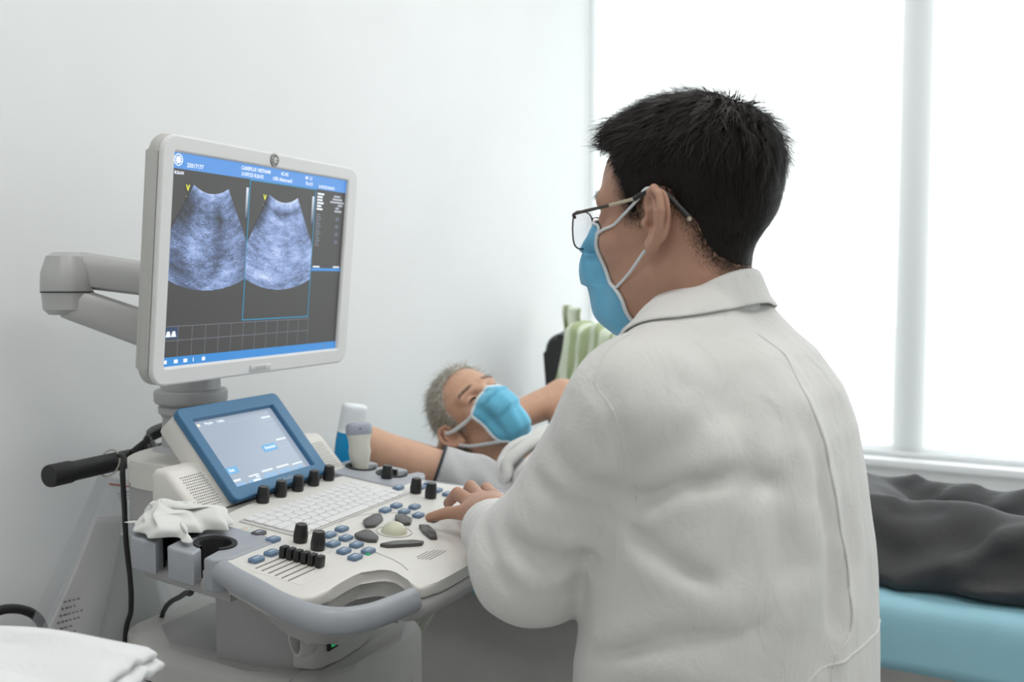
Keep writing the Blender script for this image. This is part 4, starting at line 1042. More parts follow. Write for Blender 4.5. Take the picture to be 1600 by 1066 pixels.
for s in (1, -1):
    lp = lens_pts(s); link('lens_rim', tube('lens_rim', lp, .0009, 8, closed=True, upv=(1, 0, 0)), M_metal, gls)
    link('lens', mesh('lens', lp, [tuple(range(len(lp)))]), glm, gls)
    link('temple_arm', tube('temple_arm', catmull([(.098, .0655*s, .012), (.097, .0715*s, .0145), (.085, .0735*s, .017), (.05, .0755*s, .022)], 5), .0011, 8, flat=1.6), M_metal, gls)
    link('temple_arm', tube('temple_arm', [(.05, .0755*s, .022), (.02, .0775*s, .027)], .0012, 8, flat=1.5), M_gold, gls)
    link('temple_tip', tube('temple_tip', catmull([(.02, .0775*s, .027), (.003, .080*s, .033), (-.014, .0785*s, .031), (-.030, .0770*s, .016), (-.040, .0765*s, .006)], 5), .0021, 8, flat=1.4), P_black, gls)
    link('tip_cap', lathe('tip_cap', [(0, -.002), (.002, -.002), (.0026, 0), (.002, .002), (0, .002)], 10), M_gold, gls, (-.0415, .0775*s, .0045))
    link('nose_pad', tube('nose_pad', [(.104, .012*s, -.002), (.100, .0115*s, -.008)], .0022, 8), glm, gls)
for z in (.008, .016): link('bridge', tube('bridge', catmull([(.109, .013, z-.002), (.113, 0, z), (.109, -.013, z-.002)], 5), .0009, 8), M_metal, gls)
# stool
ST = thing('stool', 'low round swivel stool under the person in the white coat', 'stool', (-.295, .98, 0))
link('seat', lathe('seat', [(0, .355), (.17, .355), (.185, .365), (.185, .40), (.17, .415), (0, .418)], 32), mat('black_vinyl', (.02, .02, .022), .45), ST)
link('post', lathe('post', [(0, .08), (.025, .08), (.025, .355), (0, .355)], 16), P_silver, ST)
for k in range(5):
    a = 2*PI*k/5; link('leg', tube('leg', [(0, 0, .1), (.15*math.cos(a), .15*math.sin(a), .075), (.26*math.cos(a), .26*math.sin(a), .06)], [.02, .018, .014], 10), P_silver, ST)
    link('wheel', lathe('wheel', [(0, -.01), (.02, -.01), (.024, -.006), (.024, .006), (.02, .01), (0, .01)], 14), P_rubber, ST, (.26*math.cos(a), .26*math.sin(a), .0245), (PI/2, 0, 0))
# ------------------------------------------------------------------ examination bed and the patient lying on it
BZ = .66
BED = thing('examination_bed', 'long examination bed with pale blue sheet along the window side', 'bed', (-.32, 1.8, 0))
def bl_(p): return (p[0]+.32, p[1]-1.8, p[2])
M_sheet = mat('pale_blue_sheet', (.30, .56, .66), .7, noise=.05, nscale=9, bump=.3, bscale=25)
M_base = mat('bed_base_grey', (.60, .59, .565), .5, noise=.04, nscale=10)
bx0, bx1, by0, by1 = -1.40, .78, 1.548, 2.16
link('bed_base', boxes('bed_base', [(bl_(((bx0+bx1)/2, (by0+by1)/2+.02, .29)), (bx1-bx0-.04, by1-by0-.08, .535))], .006), M_base, BED)
link('mattress', box('mattress', bl_(((bx0+bx1)/2, (by0+by1)/2, BZ-.053)), (bx1-bx0, by1-by0, .10), .02, 3), mat('mattress_vinyl', (.35, .35, .36), .5), BED)
V, Fc = [], []; nx_ = 90; prof = [(by1+.004, BZ-.09), (by1+.004, BZ-.02), (by1-.016, BZ), (by1-.2, BZ+.001), (by1-.4, BZ+.001), (by0+.06, BZ+.001), (by0+.012, BZ), (by0-.003, BZ-.012), (by0-.006, BZ-.04), (by0-.008, BZ-.07), (by0-.009, BZ-.106)]
for i in range(nx_+1):
    x = bx0+.02+(bx1-bx0-.04)*i/nx_
    for j, (y, z) in enumerate(prof):
        hem = (j >= 8)*.003*math.sin(i*.55+j)+(j == len(prof)-1)*.004*math.sin(i*.21)
        V.append(bl_((x, y-abs(hem) if j >= 8 else y, z+.0015+(.0015*math.sin(i*.8+j*2.1) if 2 < j < 7 else 0)+(.003*math.sin(i*.17) if j == len(prof)-1 else 0))))
n_ = len(prof)
for i in range(nx_):
    for j in range(n_-1): Fc.append((i*n_+j, i*n_+j+1, (i+1)*n_+j+1, (i+1)*n_+j))
sh_ = link('sheet', mesh('sheet', V, Fc), M_sheet, BED, smooth=True); subsurf(sh_, 1); q = sh_.modifiers.new('thickness', 'SOLIDIFY'); q.thickness = .0015
pil = surface_nets('pillow', lambda P: (np.abs((P[..., 0]+1.17)/.15)**2.6+np.abs((P[..., 1]-1.82)/.2)**2.6+np.abs((P[..., 2]-.715)/.05)**2)**(1/2.3)*.05-.05, (-1.36, 1.58, .67), (-.98, 2.06, .80), .01, 2)
PIL = tag(link('pillow', pil, mat('pillow_white', (.75, .75, .74), .8), None, smooth=True), "flat white pillow under the lying patient's head", 'pillow')

PX, PY, PZ = -.4, 1.8, .66
PAT = thing('person', 'person with grey hair and blue mask lying on the bed, arms behind head', 'person', (PX, PY, PZ))
Tw = Matrix.Translation((-PX, -PY, -PZ))
M_skin2 = skin_mat('skin_tan', (.60, .36, .25))
th_, e_ = math.radians(28), math.radians(54)
f0 = np.array((math.cos(e_), 0, math.sin(e_))); cc = np.array((-math.sin(e_), 0, math.cos(e_))); l0 = np.array((0, 1., 0))
ff = f0*math.cos(th_)-l0*math.sin(th_); ll = l0*math.cos(th_)+f0*math.sin(th_)
eye_w = np.array((-1.063, 1.74, .901)); ho = eye_w-(.085*ff-.032*ll+.015*cc)
HM = Tw @ frame_mat(ho, ff, ll, cc)
SR, ERr, HR = (-.905, 1.635, .722), (-1.15, 1.485, .826), (-1.17, 1.73, .765)
SL, ELl, HL = (-.905, 1.97, .735), (-1.03, 2.115, .868), (-1.17, 1.87, .785)
def pat_sdf(P):
    d = sd_ell(P, (-.66, 1.8, .735), (.30, .155, .070))
    d = smin(d, sd_ell(P, (-.35, 1.8, .735), (.16, .15, .062)), .04)
    nk = ho-.02*ff-.09*cc
    d = smin(d, sd_cone(P, tuple(nk), (-.92, 1.81, .745), .05, .05), .02)
    for S, E_, Hh in ((SR, ERr, HR), (SL, ELl, HL)):
        d = smin(d, sd_cone(P, (-.86, 1.8+(S[1]-1.8)*.4, .735), S, .055, .05), .03)
        d = smin(d, sd_cone(P, S, E_, .050, .042), .02)
        d = smin(d, sd_cone(P, E_, Hh, .042, .028), .012)
        d = smin(d, sd_ell(P, (Hh[0]+.0, Hh[1]+.03*(1 if Hh[1] < 1.8 else -1), Hh[2]), (.035, .05, .018)), .015)
    return d
pb = [(m_, HM) for m_, _ in head_mesh(.0028)]
pb.append((surface_nets('torso', pat_sdf, (-1.26, 1.40, .66), (-.18, 2.2, .95), .0075, 2), Tw))
link('body', join_meshes('body', pb), M_skin2, PAT)
# grey hair
hp2 = [(.12, .13), (.09, .096), (.062, .088), (.05, .066), (.038, .04), (.03, .008), (.018, -.004), (.010, .022), (-.012, .026), (-.024, .0), (-.03, -.03), (-.06, -.05), (-.2, -.05), (-.2, .25), (.12, .25)]
def hair2(P):
    x, z = P[..., 0], P[..., 2]
    d = head_sdf(P)-(.001+.006*smoothstep(.02, .09, z)+.005*smoothstep(-.04, -.08, x))
    return smax(d, sd_poly2(x, z, hp2), .006)
h2 = surface_nets('hair', hair2, (-.125, -.095, -.07), (.11, .095, .155), .0032, 2)
rp, rn = sample_mesh(h2, 6000, 21)
s4 = strands('s', rp, rn, lambda p, n: np.stack([-.9-0*p[:, 0], .2*np.sign(p[:, 1]), -.15-.6*(p[:, 2] < .06)], 1), lambda p: np.full(len(p), .028), .0007, 3, .3, .32, 3)
M_grey = mat('silver_grey_hair', (.42, .39, .33), .5, noise=.5, nscale=130)
link('hair', join_meshes('hair', [(h2, HM), (s4, HM)]), M_grey, PAT)
hd2 = pb[0][0]
for sd_ in (1, -1):
    rp, rn = sample_mesh(hd2, 260, 31, keep=lambda c: (np.abs(c[:, 2]-.033-.14*(.03-np.abs(np.abs(c[:, 1])-.03))) < .0028)*(c[:, 1]*sd_ > .014)*(c[:, 1]*sd_ < .05)*(c[:, 0] > .05)*1.0)
    link('eyebrow', join_meshes('eyebrow', [(strands('s', rp, rn, lambda p, n: np.stack([-.3+0*p[:, 0], np.sign(p[:, 1]), .1+0*p[:, 0]], 1), lambda p: np.full(len(p), .006), .00035, 5, .2, .15), HM)]), mat('grey_brown_brow', (.16, .11, .08), .6), PAT)
for s in (1, -1):
    ey = lathe('eye', [(.0, -.0105)]+[(.0108*math.sin(a), -.0105*math.cos(a)) for a in np.linspace(.2, PI-.2, 10)]+[(0, .0105)], 16)
    lid = [(.0885-.012*(u*u)*.35-.0035*abs(u), (.032+.0135*u)*s, .0113-.0022*u*u) for u in np.linspace(-1, 1, 9)]
    eo = link('eye', tube('eye', push_out(lid, .0002), [.0006, .0014, .0021, .0025, .0026, .0025, .0021, .0014, .0006], 8), mat('dark_eye', (.02, .012, .01), .15), PAT, smooth=True); eo.matrix_local = HM
    li = link('eyelid', tube('eyelid', push_out([(p[0]+.001, p[1], p[2]+.0034-.002*abs(p[1]/s-.032)/.0135) for p in lid], .0006), .0013, 6), M_skin2, PAT, smooth=True); li.matrix_local = HM
# mask
edge = [(.070, -.014), (.068, -.028), (.064, -.044), (.058, -.066), (.055, -.092)]
prof = [(.104, .004), (.122, -.014), (.130, -.034), (.128, -.058), (.118, -.082), (.100, -.108), (.070, -.122)]
mm2, MV2, nu2, nv2 = mask_mesh(edge, prof, lambda t: .052-.008*t, amp=.006)
msk = link('face_mask', mm2, M_maskp, PAT); msk.matrix_local = HM; q = msk.modifiers.new('thickness', 'SOLIDIFY'); q.thickness = .0016; q.offset = 1
for w_ in ('top', 'bottom', 'left', 'right'): link('mask_trim', edge_tube(MV2, nu2, nv2, w_, .0035), M_mwhite, msk, smooth=True)
for s in (1, -1):
    for pts in ([(.070, .053*s, -.014), (.045, .066*s, -.006), (.015, .080*s, .006), (.0, .086*s, .018)], [(.055, .047*s, -.090), (.035, .058*s, -.07), (.012, .072*s, -.045), (.0, .084*s, -.022)]):
        link('ear_loop', tube('ear_loop', push_out(catmull(pts, 6), .003), .0042, 8, flat=.35, upv=(0, 1, 0)), M_mwhite, msk, smooth=True)
# knitted shirt, pushed up in a roll on the chest
M_shirt = mat('grey_knit_shirt', (.50, .50, .51), .85, noise=.05, nscale=60, bump=.3, bscale=600); M_stripe = mat('slate_stripe', (.16, .19, .22), .85, bump=.2, bscale=600); M_roll = mat('pale_shirt_lining', (.66, .66, .64), .85, noise=.04, nscale=30, bump=.3, bscale=500)
def shirt(P):
    x, y, z = P[..., 0], P[..., 1], P[..., 2]
    d = sd_ell(P, (-.72, 1.8, .742), (.22, .19, .092))
    for S, E_ in ((SR, ERr), (SL, ELl)):
        S_ = np.array(S); E2 = S_+(np.array(E_)-S_)*.52
        d = smin(d, sd_cone(P, (-.84, 1.8+(S[1]-1.8)*.55, .735), S, .072, .064), .03)
        a_ = sd_cone(P, S, tuple(E2), .064, .056)
        ax_ = (np.array(E_)-S_)/np.linalg.norm(np.array(E_)-S_)
        a_ = smax(a_, ((P-E2.astype(np.float32)) @ ax_.astype(np.float32)), .005)
        d = smin(d, a_, .03)
        d = smax(d, -sd_cone(P, tuple(S_+(np.array(E_)-S_)*.47), tuple(S_+(np.array(E_)-S_)*.8), .046, .050), .004)
    nk = ho-.02*ff-.06*cc
    d = smax(d, -sd_cone(P, tuple(nk), (-.94, 1.80, .79), .078, .056), .01)
    d = smax(d, x+.66, .01)
    w = .004*np.sin(x*70+y*55+z*30)+.003*np.sin(x*38-y*95+1)+.0025*np.sin(y*150+x*40)
    return d-w*smoothstep(-1.02, -.9, x)
sm_ = surface_nets('shirt', shirt, (-1.08, 1.47, .655), (-.62, 2.14, .88), .0052, 2)
sm_.materials.append(M_shirt); sm_.materials.append(M_stripe)
for p in sm_.polygons:
    c = p.center
    if c.y < 1.66 and c.z < .735+(c.x+.86)*.5 and c.x > -.89: p.material_index = 1
so = link('shirt', sm_, None, PAT); so.location = (-PX, -PY, -PZ); subsurf(so, 1)
for (S, E_) in ((SR, ERr), (SL, ELl)):
    S_ = np.array(S); d_ = np.array(E_)-S_; c_ = S_+d_*.52; d_ /= np.linalg.norm(d_); u_ = np.cross(d_, (0, 0, 1)); u_ /= np.linalg.norm(u_); v_ = np.cross(u_, d_)
    link('sleeve_trim', tube('sleeve_trim', [c_+d_*.0005+(u_*math.cos(a)+v_*math.sin(a))*.0555 for a in np.linspace(0, 2*PI, 40)[:-1]], .0026, 8, closed=True), mat('navy_trim', (.03, .035, .05), .8), so, (0, 0, 0))
rngp = random.Random(4)
for k in range(9):
    x0 = -.885+.018*k; pts = []
    hgt = .016+.008*math.sin(k*1.3)
    for j in range(19):
        a = -2.05+3.2*j/18
        pts.append((x0+.016*math.sin(a*1.6+k*.9)+.005*rngp.uniform(-1, 1)+.012*a, 1.79+.205*math.sin(a), .740+(.088+hgt)*math.copysign(abs(math.cos(a))**.75, math.cos(a))+.003*rngp.uniform(-1, 1)))
    pts = [p for p in pts if p[2] > BZ+.012]
    link('shirt_roll', tube('shirt_roll', catmull(pts, 4), .0105+.0035*math.sin(k*2.1), 10), M_roll, so, smooth=True)
# trousers
M_trou = mat('charcoal_trousers', (.040, .040, .043), .72, noise=.12, nscale=300, bump=.15, bscale=900, sheen=.08)
TF = []
def trousers(P):
    x, y, z = P[..., 0], P[..., 1], P[..., 2]
    d = sd_ell(P, (-.36, 1.8, .735), (.17, .19, .075))
    d = smin(d, sd_poly3(P, [(-.30, 1.70, .724), (.14, 1.665, .722), (.55, 1.67, .71)], [.066, .062, .05]), .035)
    d = smin(d, sd_poly3(P, [(-.30, 1.92, .716), (.14, 1.94, .712), (.55, 1.93, .705)], [.063, .060, .05]), .025)
    d = smin(d, sd_cone(P, (-.28, 1.625, .688), (.45, 1.61, .685), .030, .028), .04)
    w = np.zeros_like(d)
    for p0, p1, amp, wd in TF:
        p0 = np.array(p0, np.float32); p1 = np.array(p1, np.float32); ab = p1-p0; t = np.clip(((P-p0) @ ab)/float(ab @ ab), 0, 1)
        w += amp*np.exp(-((P-p0-t[..., None]*ab)**2).sum(-1)/(wd*wd))
    w += .003*np.sin(x*34+z*60+y*12)+.002*np.sin(x*61-y*44)
    return smax(d-w, BZ+.004-z, .004)
def tfold(pts, amp, wd):
    for i in range(len(pts)-1): TF.append((pts[i], pts[i+1], amp, wd))
tfold([(-.19, 1.585, .68), (-.11, 1.59, .715), (-.04, 1.615, .76), (.05, 1.65, .80)], .018, .016); tfold([(-.21, 1.60, .71), (-.13, 1.60, .75), (-.07, 1.63, .785)], -.012, .016)
tfold([(-.12, 1.58, .675), (.0, 1.58, .695), (.1, 1.59, .72)], .012, .013); tfold([(-.07, 1.585, .695), (.03, 1.595, .73), (.1, 1.62, .765)], -.010, .013)
tfold([(-.28, 1.67, .79), (-.21, 1.68, .795)], .010, .016); tfold([(-.15, 1.70, .79), (-.07, 1.68, .785)], .007, .02); tfold([(-.20, 1.65, .775), (-.14, 1.66, .785)], -.007, .012)
tfold([(-.26, 1.88, .76), (-.20, 1.93, .785)], .012, .014); tfold([(-.14, 1.88, .755), (-.10, 1.93, .775)], .012, .012); tfold([(-.05, 1.88, .755), (-.01, 1.93, .775)], .011, .012); tfold([(-.17, 1.88, .76), (-.14, 1.93, .778)], -.010, .011); tfold([(-.085, 1.88, .755), (-.06, 1.93, .775)], -.009, .010)
to = link('trousers', surface_nets('trousers', trousers, (-.56, 1.55, .655), (.62, 2.04, .84), .0058, 2), M_trou, PAT); to.location = (-PX, -PY, -PZ); subsurf(to, 1)
for y in (1.67, 1.93):
    so_ = surface_nets('sock', lambda P: smin(sd_cone(P, (.52, y, .71), (.63, y, .71), .042, .04), sd_cone(P, (.64, y, .705), (.655, y, .83), .036, .03), .02), (.45, y-.08, .67), (.74, y+.08, .91), .009, 1)
    q = link('sock', so_, mat('dark_sock', (.03, .03, .035), .9), PAT, smooth=True); q.location = (-PX, -PY, -PZ)
# ------------------------------------------------------------------ things on and around the machine
MW = Matrix.Translation((-.9, 1.07, 0)) @ Matrix.Rotation(math.radians(5), 4, 'Z')
def mw(x, y, z): return tuple(MW @ Vector((x, y, z)))
# convex probe standing head-up in the far holder
pr_o = thing('ultrasound_probe', 'cream ultrasound probe with grey-blue head standing in the far holder', 'probe', mw(-.085, .222, .79), (0, 0, math.radians(5)))
V, Fc = [], []; prf = [(-.01, .010, .010), (.02, .011, .011), (.045, .0125, .012), (.06, .0165, .0125), (.072, .0185, .0125), (.082, .0175, .012), (.092, .0185, .0115), (.102, .0215, .011)]
prf2 = [(.1015, .0218, .0112), (.106, .0228, .0116), (.117, .0222, .0112), (.1205, .019, .0085), (.122, .01, .004)]
def probe_loft(name, prf):
    rr_ = rrect(2, 2, .75, 5); V, Fc = [], []; n = len(rr_)
    for z, w, d_ in prf:
        for p in rr_: V.append((p[1]*d_, p[0]*w, z))
    for i in range(len(prf)-1):
        for k in range(n): Fc.append((i*n+k, i*n+(k+1) % n, (i+1)*n+(k+1) % n, (i+1)*n+k))
    Fc += [tuple(reversed(range(n))), tuple(range((len(prf)-1)*n, len(prf)*n))]
    return smooth_by_angle(mesh(name, V, Fc), 50)
rot_p = (0, math.radians(-4), math.radians(-35))
link('probe_body', probe_loft('probe_body', prf), mat('probe_cream', (.62, .62, .55), .4), pr_o, rot=rot_p)
link('probe_head', probe_loft('probe_head', prf2), mat('probe_head_grey', (.33, .36, .42), .35), pr_o, rot=rot_p)
link('probe_mark', box('probe_mark', (.0115, -.002, .112), (.001, .004, .003)), mat('probe_mark_grey', (.2, .2, .28), .5), pr_o, rot=rot_p)
# gel bottle
gb = thing('gel_bottle', 'squeeze bottle half full of bright blue gel behind the far probe holder', 'bottle', mw(-.165, .283, .80), (math.radians(-10), math.radians(4), math.radians(-30)))
def bottle(z0, z1, taper):
    prf = []
    for k in range(7):
        t = k/6; z = z0+(z1-z0)*t; prf.append((z, taper(z)[0], taper(z)[1]))
    return prf
tp_ = lambda z: (.0185+.0045*smoothstep(.0, .07, np.array(z))+.0, .011+.003*smoothstep(.0, .07, np.array(z)))
bw_ = bottle(.082, .128, tp_); bw_ += [(.132, .0215, .0125), (.134, .018, .009)]
link('bottle_shell', probe_loft('bottle_shell', [(.0818, .0232, .0142)]+bw_), mat('translucent_white_plastic', (.80, .84, .86), .35), gb)
link('bottle_gel', probe_loft('bottle_gel', [(.0, .012, .008)]+bottle(.004, .082, tp_)), mat('bright_blue_gel', (.01, .30, .62), .22), gb)
link('bottle_cap', lathe('bottle_cap', [(0, -.03), (.006, -.03), (.011, -.014), (.013, 0), (0, 0)], 16), mat('bottle_cap_white', (.7, .72, .72), .4), gb)
# ring that carries the bottle belongs to the machine
link('bottle_holder', tube('bottle_holder', [(-.165+.028*math.cos(a), .285+.026*math.sin(a), .812) for a in np.linspace(0, 2*PI, 24)[:-1]], .005, 8, closed=True), P_blueg, MC)
link('bottle_holder_arm', box('bottle_holder_arm', (-.135, .235, .812), (.05, .03, .012), .004), P_blueg, MC)
# crumpled tissue on the near holder
V, Fc = [], []; n_ = 40; rng = np.random.RandomState(11)
waves = [(rng.normal(0, 1, 2), rng.uniform(0, 6.3), rng.uniform(.4, 1)) for _ in range(12)]
for i in range(n_+1):
    for j in range(n_+1):
        u, v = i/n_, j/n_
        x = -.125+.10*u; y = -.268+.105*v
        r = 0
        for k, (w, ph, am) in enumerate(waves): r += am*(1-2*abs(((u*w[0]+v*w[1])*(1.3+.25*k)+ph) % 1-.5))
        r = r/8
        env = (1-abs(2*u-1)**2.5)*(1-abs(2*v-1)**2.5)
        x += .010*math.sin(v*9+2*u)+.006*math.sin(v*23); y += .010*math.sin(u*8+1)+.006*math.sin(u*19)
        V.append(mw(x, y, cz(x, .006)+.030*env**.6*(.35+r*.8)+.006*r))
for i in range(n_):
    for j in range(n_): Fc.append((i*(n_+1)+j, (i+1)*(n_+1)+j, (i+1)*(n_+1)+j+1, i*(n_+1)+j+1))
ti = tag(link('tissue', mesh('tissue', V, Fc), mat('tissue_paper', (.70, .71, .68), .9, bump=.2, bscale=300), smooth=True), 'crumpled white tissue lying on the near probe holder', 'tissue')
q = ti.modifiers.new('thickness', 'SOLIDIFY'); q.thickness = .0012; subsurf(ti, 1)
# clear bag of papers tied to the rear bar
bag = thing('document_bag', 'clear plastic bag of printed papers tied to the black rear bar', 'bag', mw(-.42, .01, .60), (0, 0, math.radians(5)))
def bagp(y, z, x=0): return (x, y-.01, z-.60)
film = bpy.data.materials.new('clear_film'); film.use_nodes = True; nt = film.node_tree; nt.nodes.clear()
out = nt.nodes.new('ShaderNodeOutputMaterial'); mx = nt.nodes.new('ShaderNodeMixShader'); tr = nt.nodes.new('ShaderNodeBsdfTransparent'); pb_ = nt.nodes.new('ShaderNodeBsdfPrincipled')
pb_.inputs['Base Color'].default_value = (.74, .76, .80, 1); pb_.inputs['Roughness'].default_value = .18; mx.inputs[0].default_value = .30
nt.links.new(tr.outputs[0], mx.inputs[1]); nt.links.new(pb_.outputs[0], mx.inputs[2]); nt.links.new(mx.outputs[0], out.inputs[0])
def sheet_grid(name, quad, x0, bulge, nu=16, nv=20, seed=0):
    """quad: top-left, top-right, bottom-right, bottom-left as (y, z)"""
    V, Fc = [], []
    for j in range(nv+1):
        for i in range(nu+1):
            u, v = i/nu, j/nv
            a = np.array(quad[0])*(1-u)+np.array(quad[1])*u; b = np.array(quad[3])*(1-u)+np.array(quad[2])*u; p = a*(1-v)+b*v
            V.append(bagp(p[0], p[1], x0+bulge*math.sin(u*PI)*math.sin(min(1, v*1.2)*PI*.6)+.004*math.sin(u*7+v*5+seed)*v))
    for j in range(nv):
        for i in range(nu): k = j*(nu+1)+i; Fc.append((k, k+1, k+nu+2, k+nu+1))
    return mesh(name, V, Fc)
bagq = [(-.012, .836), (.032, .822), (.150, .52), (-.185, .575)]
f1 = link('bag_film', sheet_grid('bag_film', bagq, .012, .018), film, bag, smooth=True)
link('bag_film', sheet_grid('bag_film', bagq, -.014, -.012, seed=2), film, bag, smooth=True)
pap = mat('white_paper', (.68, .665, .655), .8)
pp1 = link('paper', sheet_grid('paper', [(-.035, .775), (.022, .765), (-.052, .52), (-.165, .57)], .004, .006), pap, bag, smooth=True); q = pp1.modifiers.new('thickness', 'SOLIDIFY'); q.thickness = .0006
pp2 = link('paper', sheet_grid('paper', [(.0, .735), (.075, .72), (.135, .53), (-.05, .53)], -.005, .004, seed=1), mat('pale_green_paper', (.56, .58, .54), .8), bag, smooth=True); q = pp2.modifiers.new('thickness', 'SOLIDIFY'); q.thickness = .0006
inkm = mat('faded_ink', (.20, .18, .18), .8)
rngb = random.Random(3)
for k in range(13):
    z = .664-k*.0095; y = -.112-.0042*k; w = rngb.uniform(.028, .046) if k not in (9, 11) else .02
    n_w = max(2, int(w/.007))
    for q_ in range(n_w):
        ya = y+q_*w/n_w; yb = ya+w/n_w*rngb.uniform(.55, .85)
        link('printed_word', mesh('printed_word', [bagp(ya, z-.10*(ya-y), .0165), bagp(yb, z-.10*(yb-y), .0165), bagp(yb, z-.10*(yb-y)-.0032, .0165), bagp(ya, z-.10*(ya-y)-.0032, .0165)], [(0, 1, 2, 3)]), inkm, pp1)
link('zip_strip', tube('zip_strip', [bagp(-.016, .826, .014), bagp(.033, .811, .014)], .0016, 6), mat('red_zip', (.52, .16, .10), .5), bag)
for k in range(3): link('bag_print', box('bag_print', bagp(.014, .806-.006*k, .0145), (.0006, .03-.006*k, .0022)), mat('pale_blue_print', (.35, .40, .50), .6), bag)
ring = [(.0215*math.cos(a)+.0, -.012+.008*math.sin(a*1), .856-.60+.0205*math.sin(a)) for a in np.linspace(0, 2*PI, 26)[:-1]]
link('tie', tube('tie', ring, .0014, 6, closed=True), mat('ivory_tie', (.55, .53, .46), .6), bag)
link('tie', tube('tie', [(.016, -.004, .238), (.014, .006, .228)], .003, 6), MATS['ivory_tie'], bag)
# black mains cable drooping by the wall
tag(link('mains_cable', tube('mains_cable', catmull([(-1.436, .30, .42), (-1.43, .45, .44), (-1.42, .65, .52), (-1.41, .80, .61), (-1.405, .87, .637), (-1.405, .915, .636), (-1.405, .955, .61), (-1.405, .972, .56), (-1.405, .985, .45), (-1.405, .99, .25), (-1.40, 1.0, .03), (-1.36, 1.05, .008), (-1.2, 1.5, .008), (-1.1, 1.42, .008)], 8), .0075, 10), P_rubber), 'thick black cable drooping against the wall behind the white sheets', 'cable')
# folded white sheets on a low trolley in the near corner
TR = thing('trolley', 'small white trolley carrying the folded sheets in the near corner', 'trolley', (-.82, .36, 0))
link('shelf', box('shelf', (0, 0, .768), (.36, .36, .02), .004), P_white, TR); link('shelf', box('shelf', (0, 0, .3), (.36, .36, .02), .004), P_white, TR)
for sx in (-1, 1):
    for sy in (-1, 1): link('leg', tube('leg', [(.165*sx, .165*sy, .012), (.165*sx, .165*sy, .76)], .011, 10), P_silver, TR)
M_cloth = mat('white_disposable_sheet', (.76, .77, .775), .85, bump=.35, bscale=160)
rngt = random.Random(8)
lab = ['topmost folded white sheet in the stack in the near corner', 'second folded white sheet from the top of the stack', 'third folded white sheet from the top of the stack', 'fourth folded white sheet from the top of the stack', 'bottom folded white sheet of the stack on the trolley']
for k in range(5):
    V, Fc = [], []; nu_, nv_ = 30, 16
    a0 = math.radians(23+rngt.uniform(-3, 3)); L_, W_ = .30, .20
    zt = .846-.0125*k; dx = [0, .016, .010, .045, .065][k]; ph = 1.3+.1*k
    for j in range(nv_+1):
        for i in range(nu_+1):
            u, v = i/nu_-.5, j/nv_-.5
            x = u*L_+dx; y = v*W_
            e = max(0, abs(v)*2-.85)/.15; eu = max(0, u*2-.9)/.1
            z = zt-.004*e*e-.005*eu**2+.0028*math.sin(u*9+v*11+ph)+.0016*math.sin(v*31+u*6+ph)+.0012*math.sin(v*52-u*9+2*ph)-.022*max(0, u+.12)**1.4-.02*max(0, -u-.3)
            V.append((-.775+x*math.cos(a0)-y*math.sin(a0)-.012*k*.3, .425+x*math.sin(a0)*1.0+y*math.cos(a0)-.006*k, z))
    for j in range(nv_):
        for i in range(nu_): q_ = j*(nu_+1)+i; Fc.append((q_, q_+1, q_+nu_+2, q_+nu_+1))
    o = tag(link('folded_sheet', mesh('folded_sheet', V, Fc), M_cloth, smooth=True), lab[k], 'sheet', 'folded sheets in the near corner')
    q = o.modifiers.new('thickness', 'SOLIDIFY'); q.thickness = .008; q.offset = -1; bvm = o.modifiers.new('bevel', 'BEVEL'); bvm.width = .003; bvm.segments = 2
# chair in the far corner with a striped green garment
CH = thing('chair', 'black padded chair standing in the far corner by the window', 'chair', (-1.175, 2.66, 0), (0, 0, math.radians(-6)))
M_pad = mat('black_chair_vinyl', (.02, .02, .021), .42, bump=.1, bscale=300); M_cf = mat('grey_chair_frame', (.24, .24, .24), .4, metal=.3)
bk_ = prism('backrest', [(p[0], p[1]) for p in rrect(.34, .36, .06, 6)], -.03, .03, .02, 4, axis='y'); link('backrest', bk_, M_pad, CH, (0, 0, .815), (math.radians(8), 0, 0))
link('backrest_shell', prism('backrest_shell', rrect(.345, .365, .06, 6), .028, .045, .008, 3, axis='y'), M_cf, CH, (0, 0, .815), (math.radians(8), 0, 0))
link('seat', box('seat', (0, -.22, .46), (.36, .40, .07), .025, 4), M_pad, CH)
for sx in (-1, 1):
    link('leg', tube('leg', [((.15*sx), -.40, .012), ((.15*sx), -.38, .43)], .012, 10), M_cf, CH); link('leg', tube('leg', [((.15*sx), .05, .012), ((.15*sx), -.02, .43), ((.15*sx), .0, .65), ((.15*sx), .02, .93)], .012, 10), M_cf, CH)
V, Fc = [], []; nu_, nv_ = 44, 26
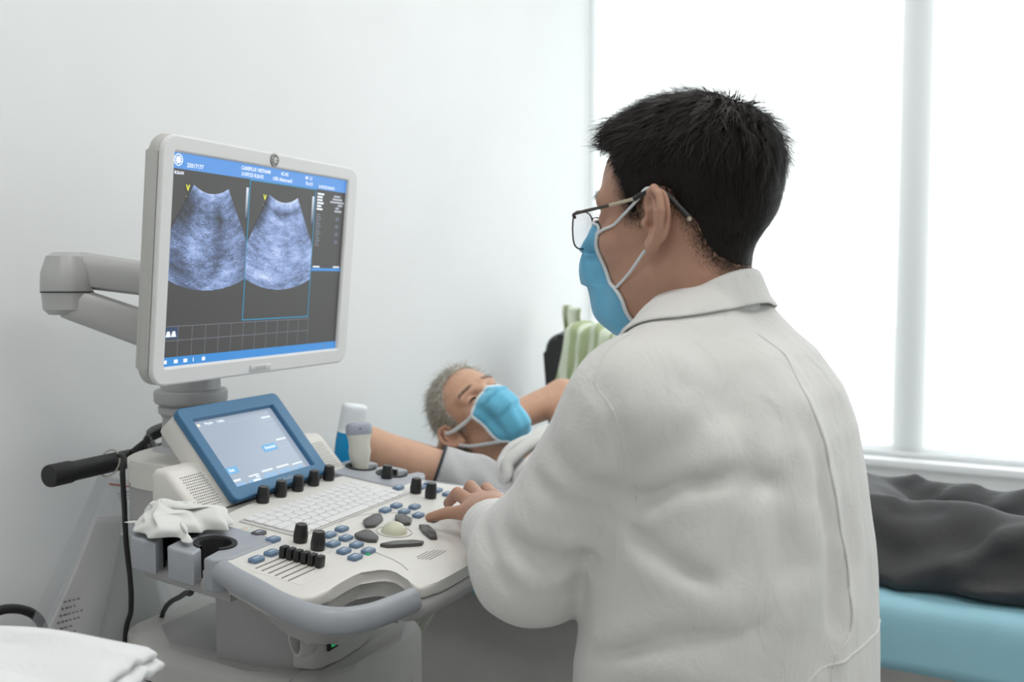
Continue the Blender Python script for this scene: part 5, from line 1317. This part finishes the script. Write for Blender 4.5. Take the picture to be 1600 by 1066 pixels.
for j in range(nv_+1):
    v = j/nv_
    for i in range(nu_+1):
        u = i/nu_; x = -.095+.22*u+.02*math.sin(v*5)
        s_ = (v-.5)*.5
        wv = .009*(1+math.sin(u*26+v*3))+.005*(1+math.sin(u*47+1))
        if abs(s_) < .07: y = s_+.004; z = 1.006+.014*math.cos(s_/.07*PI/2); wv = wv*abs(s_)/.07
        else: y = math.copysign(.07, s_)+.004+(abs(s_)-.07)*(-.13); z = 1.006-(abs(s_)-.07)*.98
        V.append((x+.03*v, y+(wv if s_ > 0 else -wv), z+.010*math.sin(u*17+.6)*(abs(s_) < .08)+.010*math.sin(u*5)))
for j in range(nv_):
    for i in range(nu_): q_ = j*(nu_+1)+i; Fc.append((q_, q_+1, q_+nu_+2, q_+nu_+1))
GM = bpy.data.materials.new('green_striped_cloth'); GM.use_nodes = True; nt = GM.node_tree; b = nt.nodes['Principled BSDF']; b.inputs['Roughness'].default_value = .85
tc = nt.nodes.new('ShaderNodeTexCoord'); wvn = nt.nodes.new('ShaderNodeTexWave'); wvn.inputs['Scale'].default_value = 7.5; wvn.bands_direction = 'X'; wvn.inputs['Distortion'].default_value = 1.2; r = nt.nodes.new('ShaderNodeValToRGB')
r.color_ramp.elements[0].position = .35; r.color_ramp.elements[1].position = .6; r.color_ramp.elements[0].color = (.40, .47, .27, 1); r.color_ramp.elements[1].color = (.68, .74, .60, 1)
nt.links.new(tc.outputs['Object'], wvn.inputs[0]); nt.links.new(wvn.outputs['Fac'], r.inputs[0]); nt.links.new(r.outputs[0], b.inputs['Base Color'])
GA = thing('garment', 'pale green striped garment thrown over the black chair back', 'garment', (-1.175, 2.66, 0), (0, 0, math.radians(-6)))
go = link('draped_cloth', mesh('draped_cloth', V, Fc), GM, GA, smooth=True); q = go.modifiers.new('thickness', 'SOLIDIFY'); q.thickness = .004; subsurf(go, 1)
V, Fc = [], []
for j in range(13):
    for i in range(21):
        u, v = i/20, j/12; V.append((-.175+.05*u+.004*math.sin(v*6), .085+.02*math.sin(u*9), .96+.115*v-.012*u*v))
for j in range(12):
    for i in range(20): q_ = j*21+i; Fc.append((q_, q_+1, q_+22, q_+21))
go2 = link('sleeve_cloth', mesh('sleeve_cloth', V, Fc), GM, GA, smooth=True); q = go2.modifiers.new('thickness', 'SOLIDIFY'); q.thickness = .006
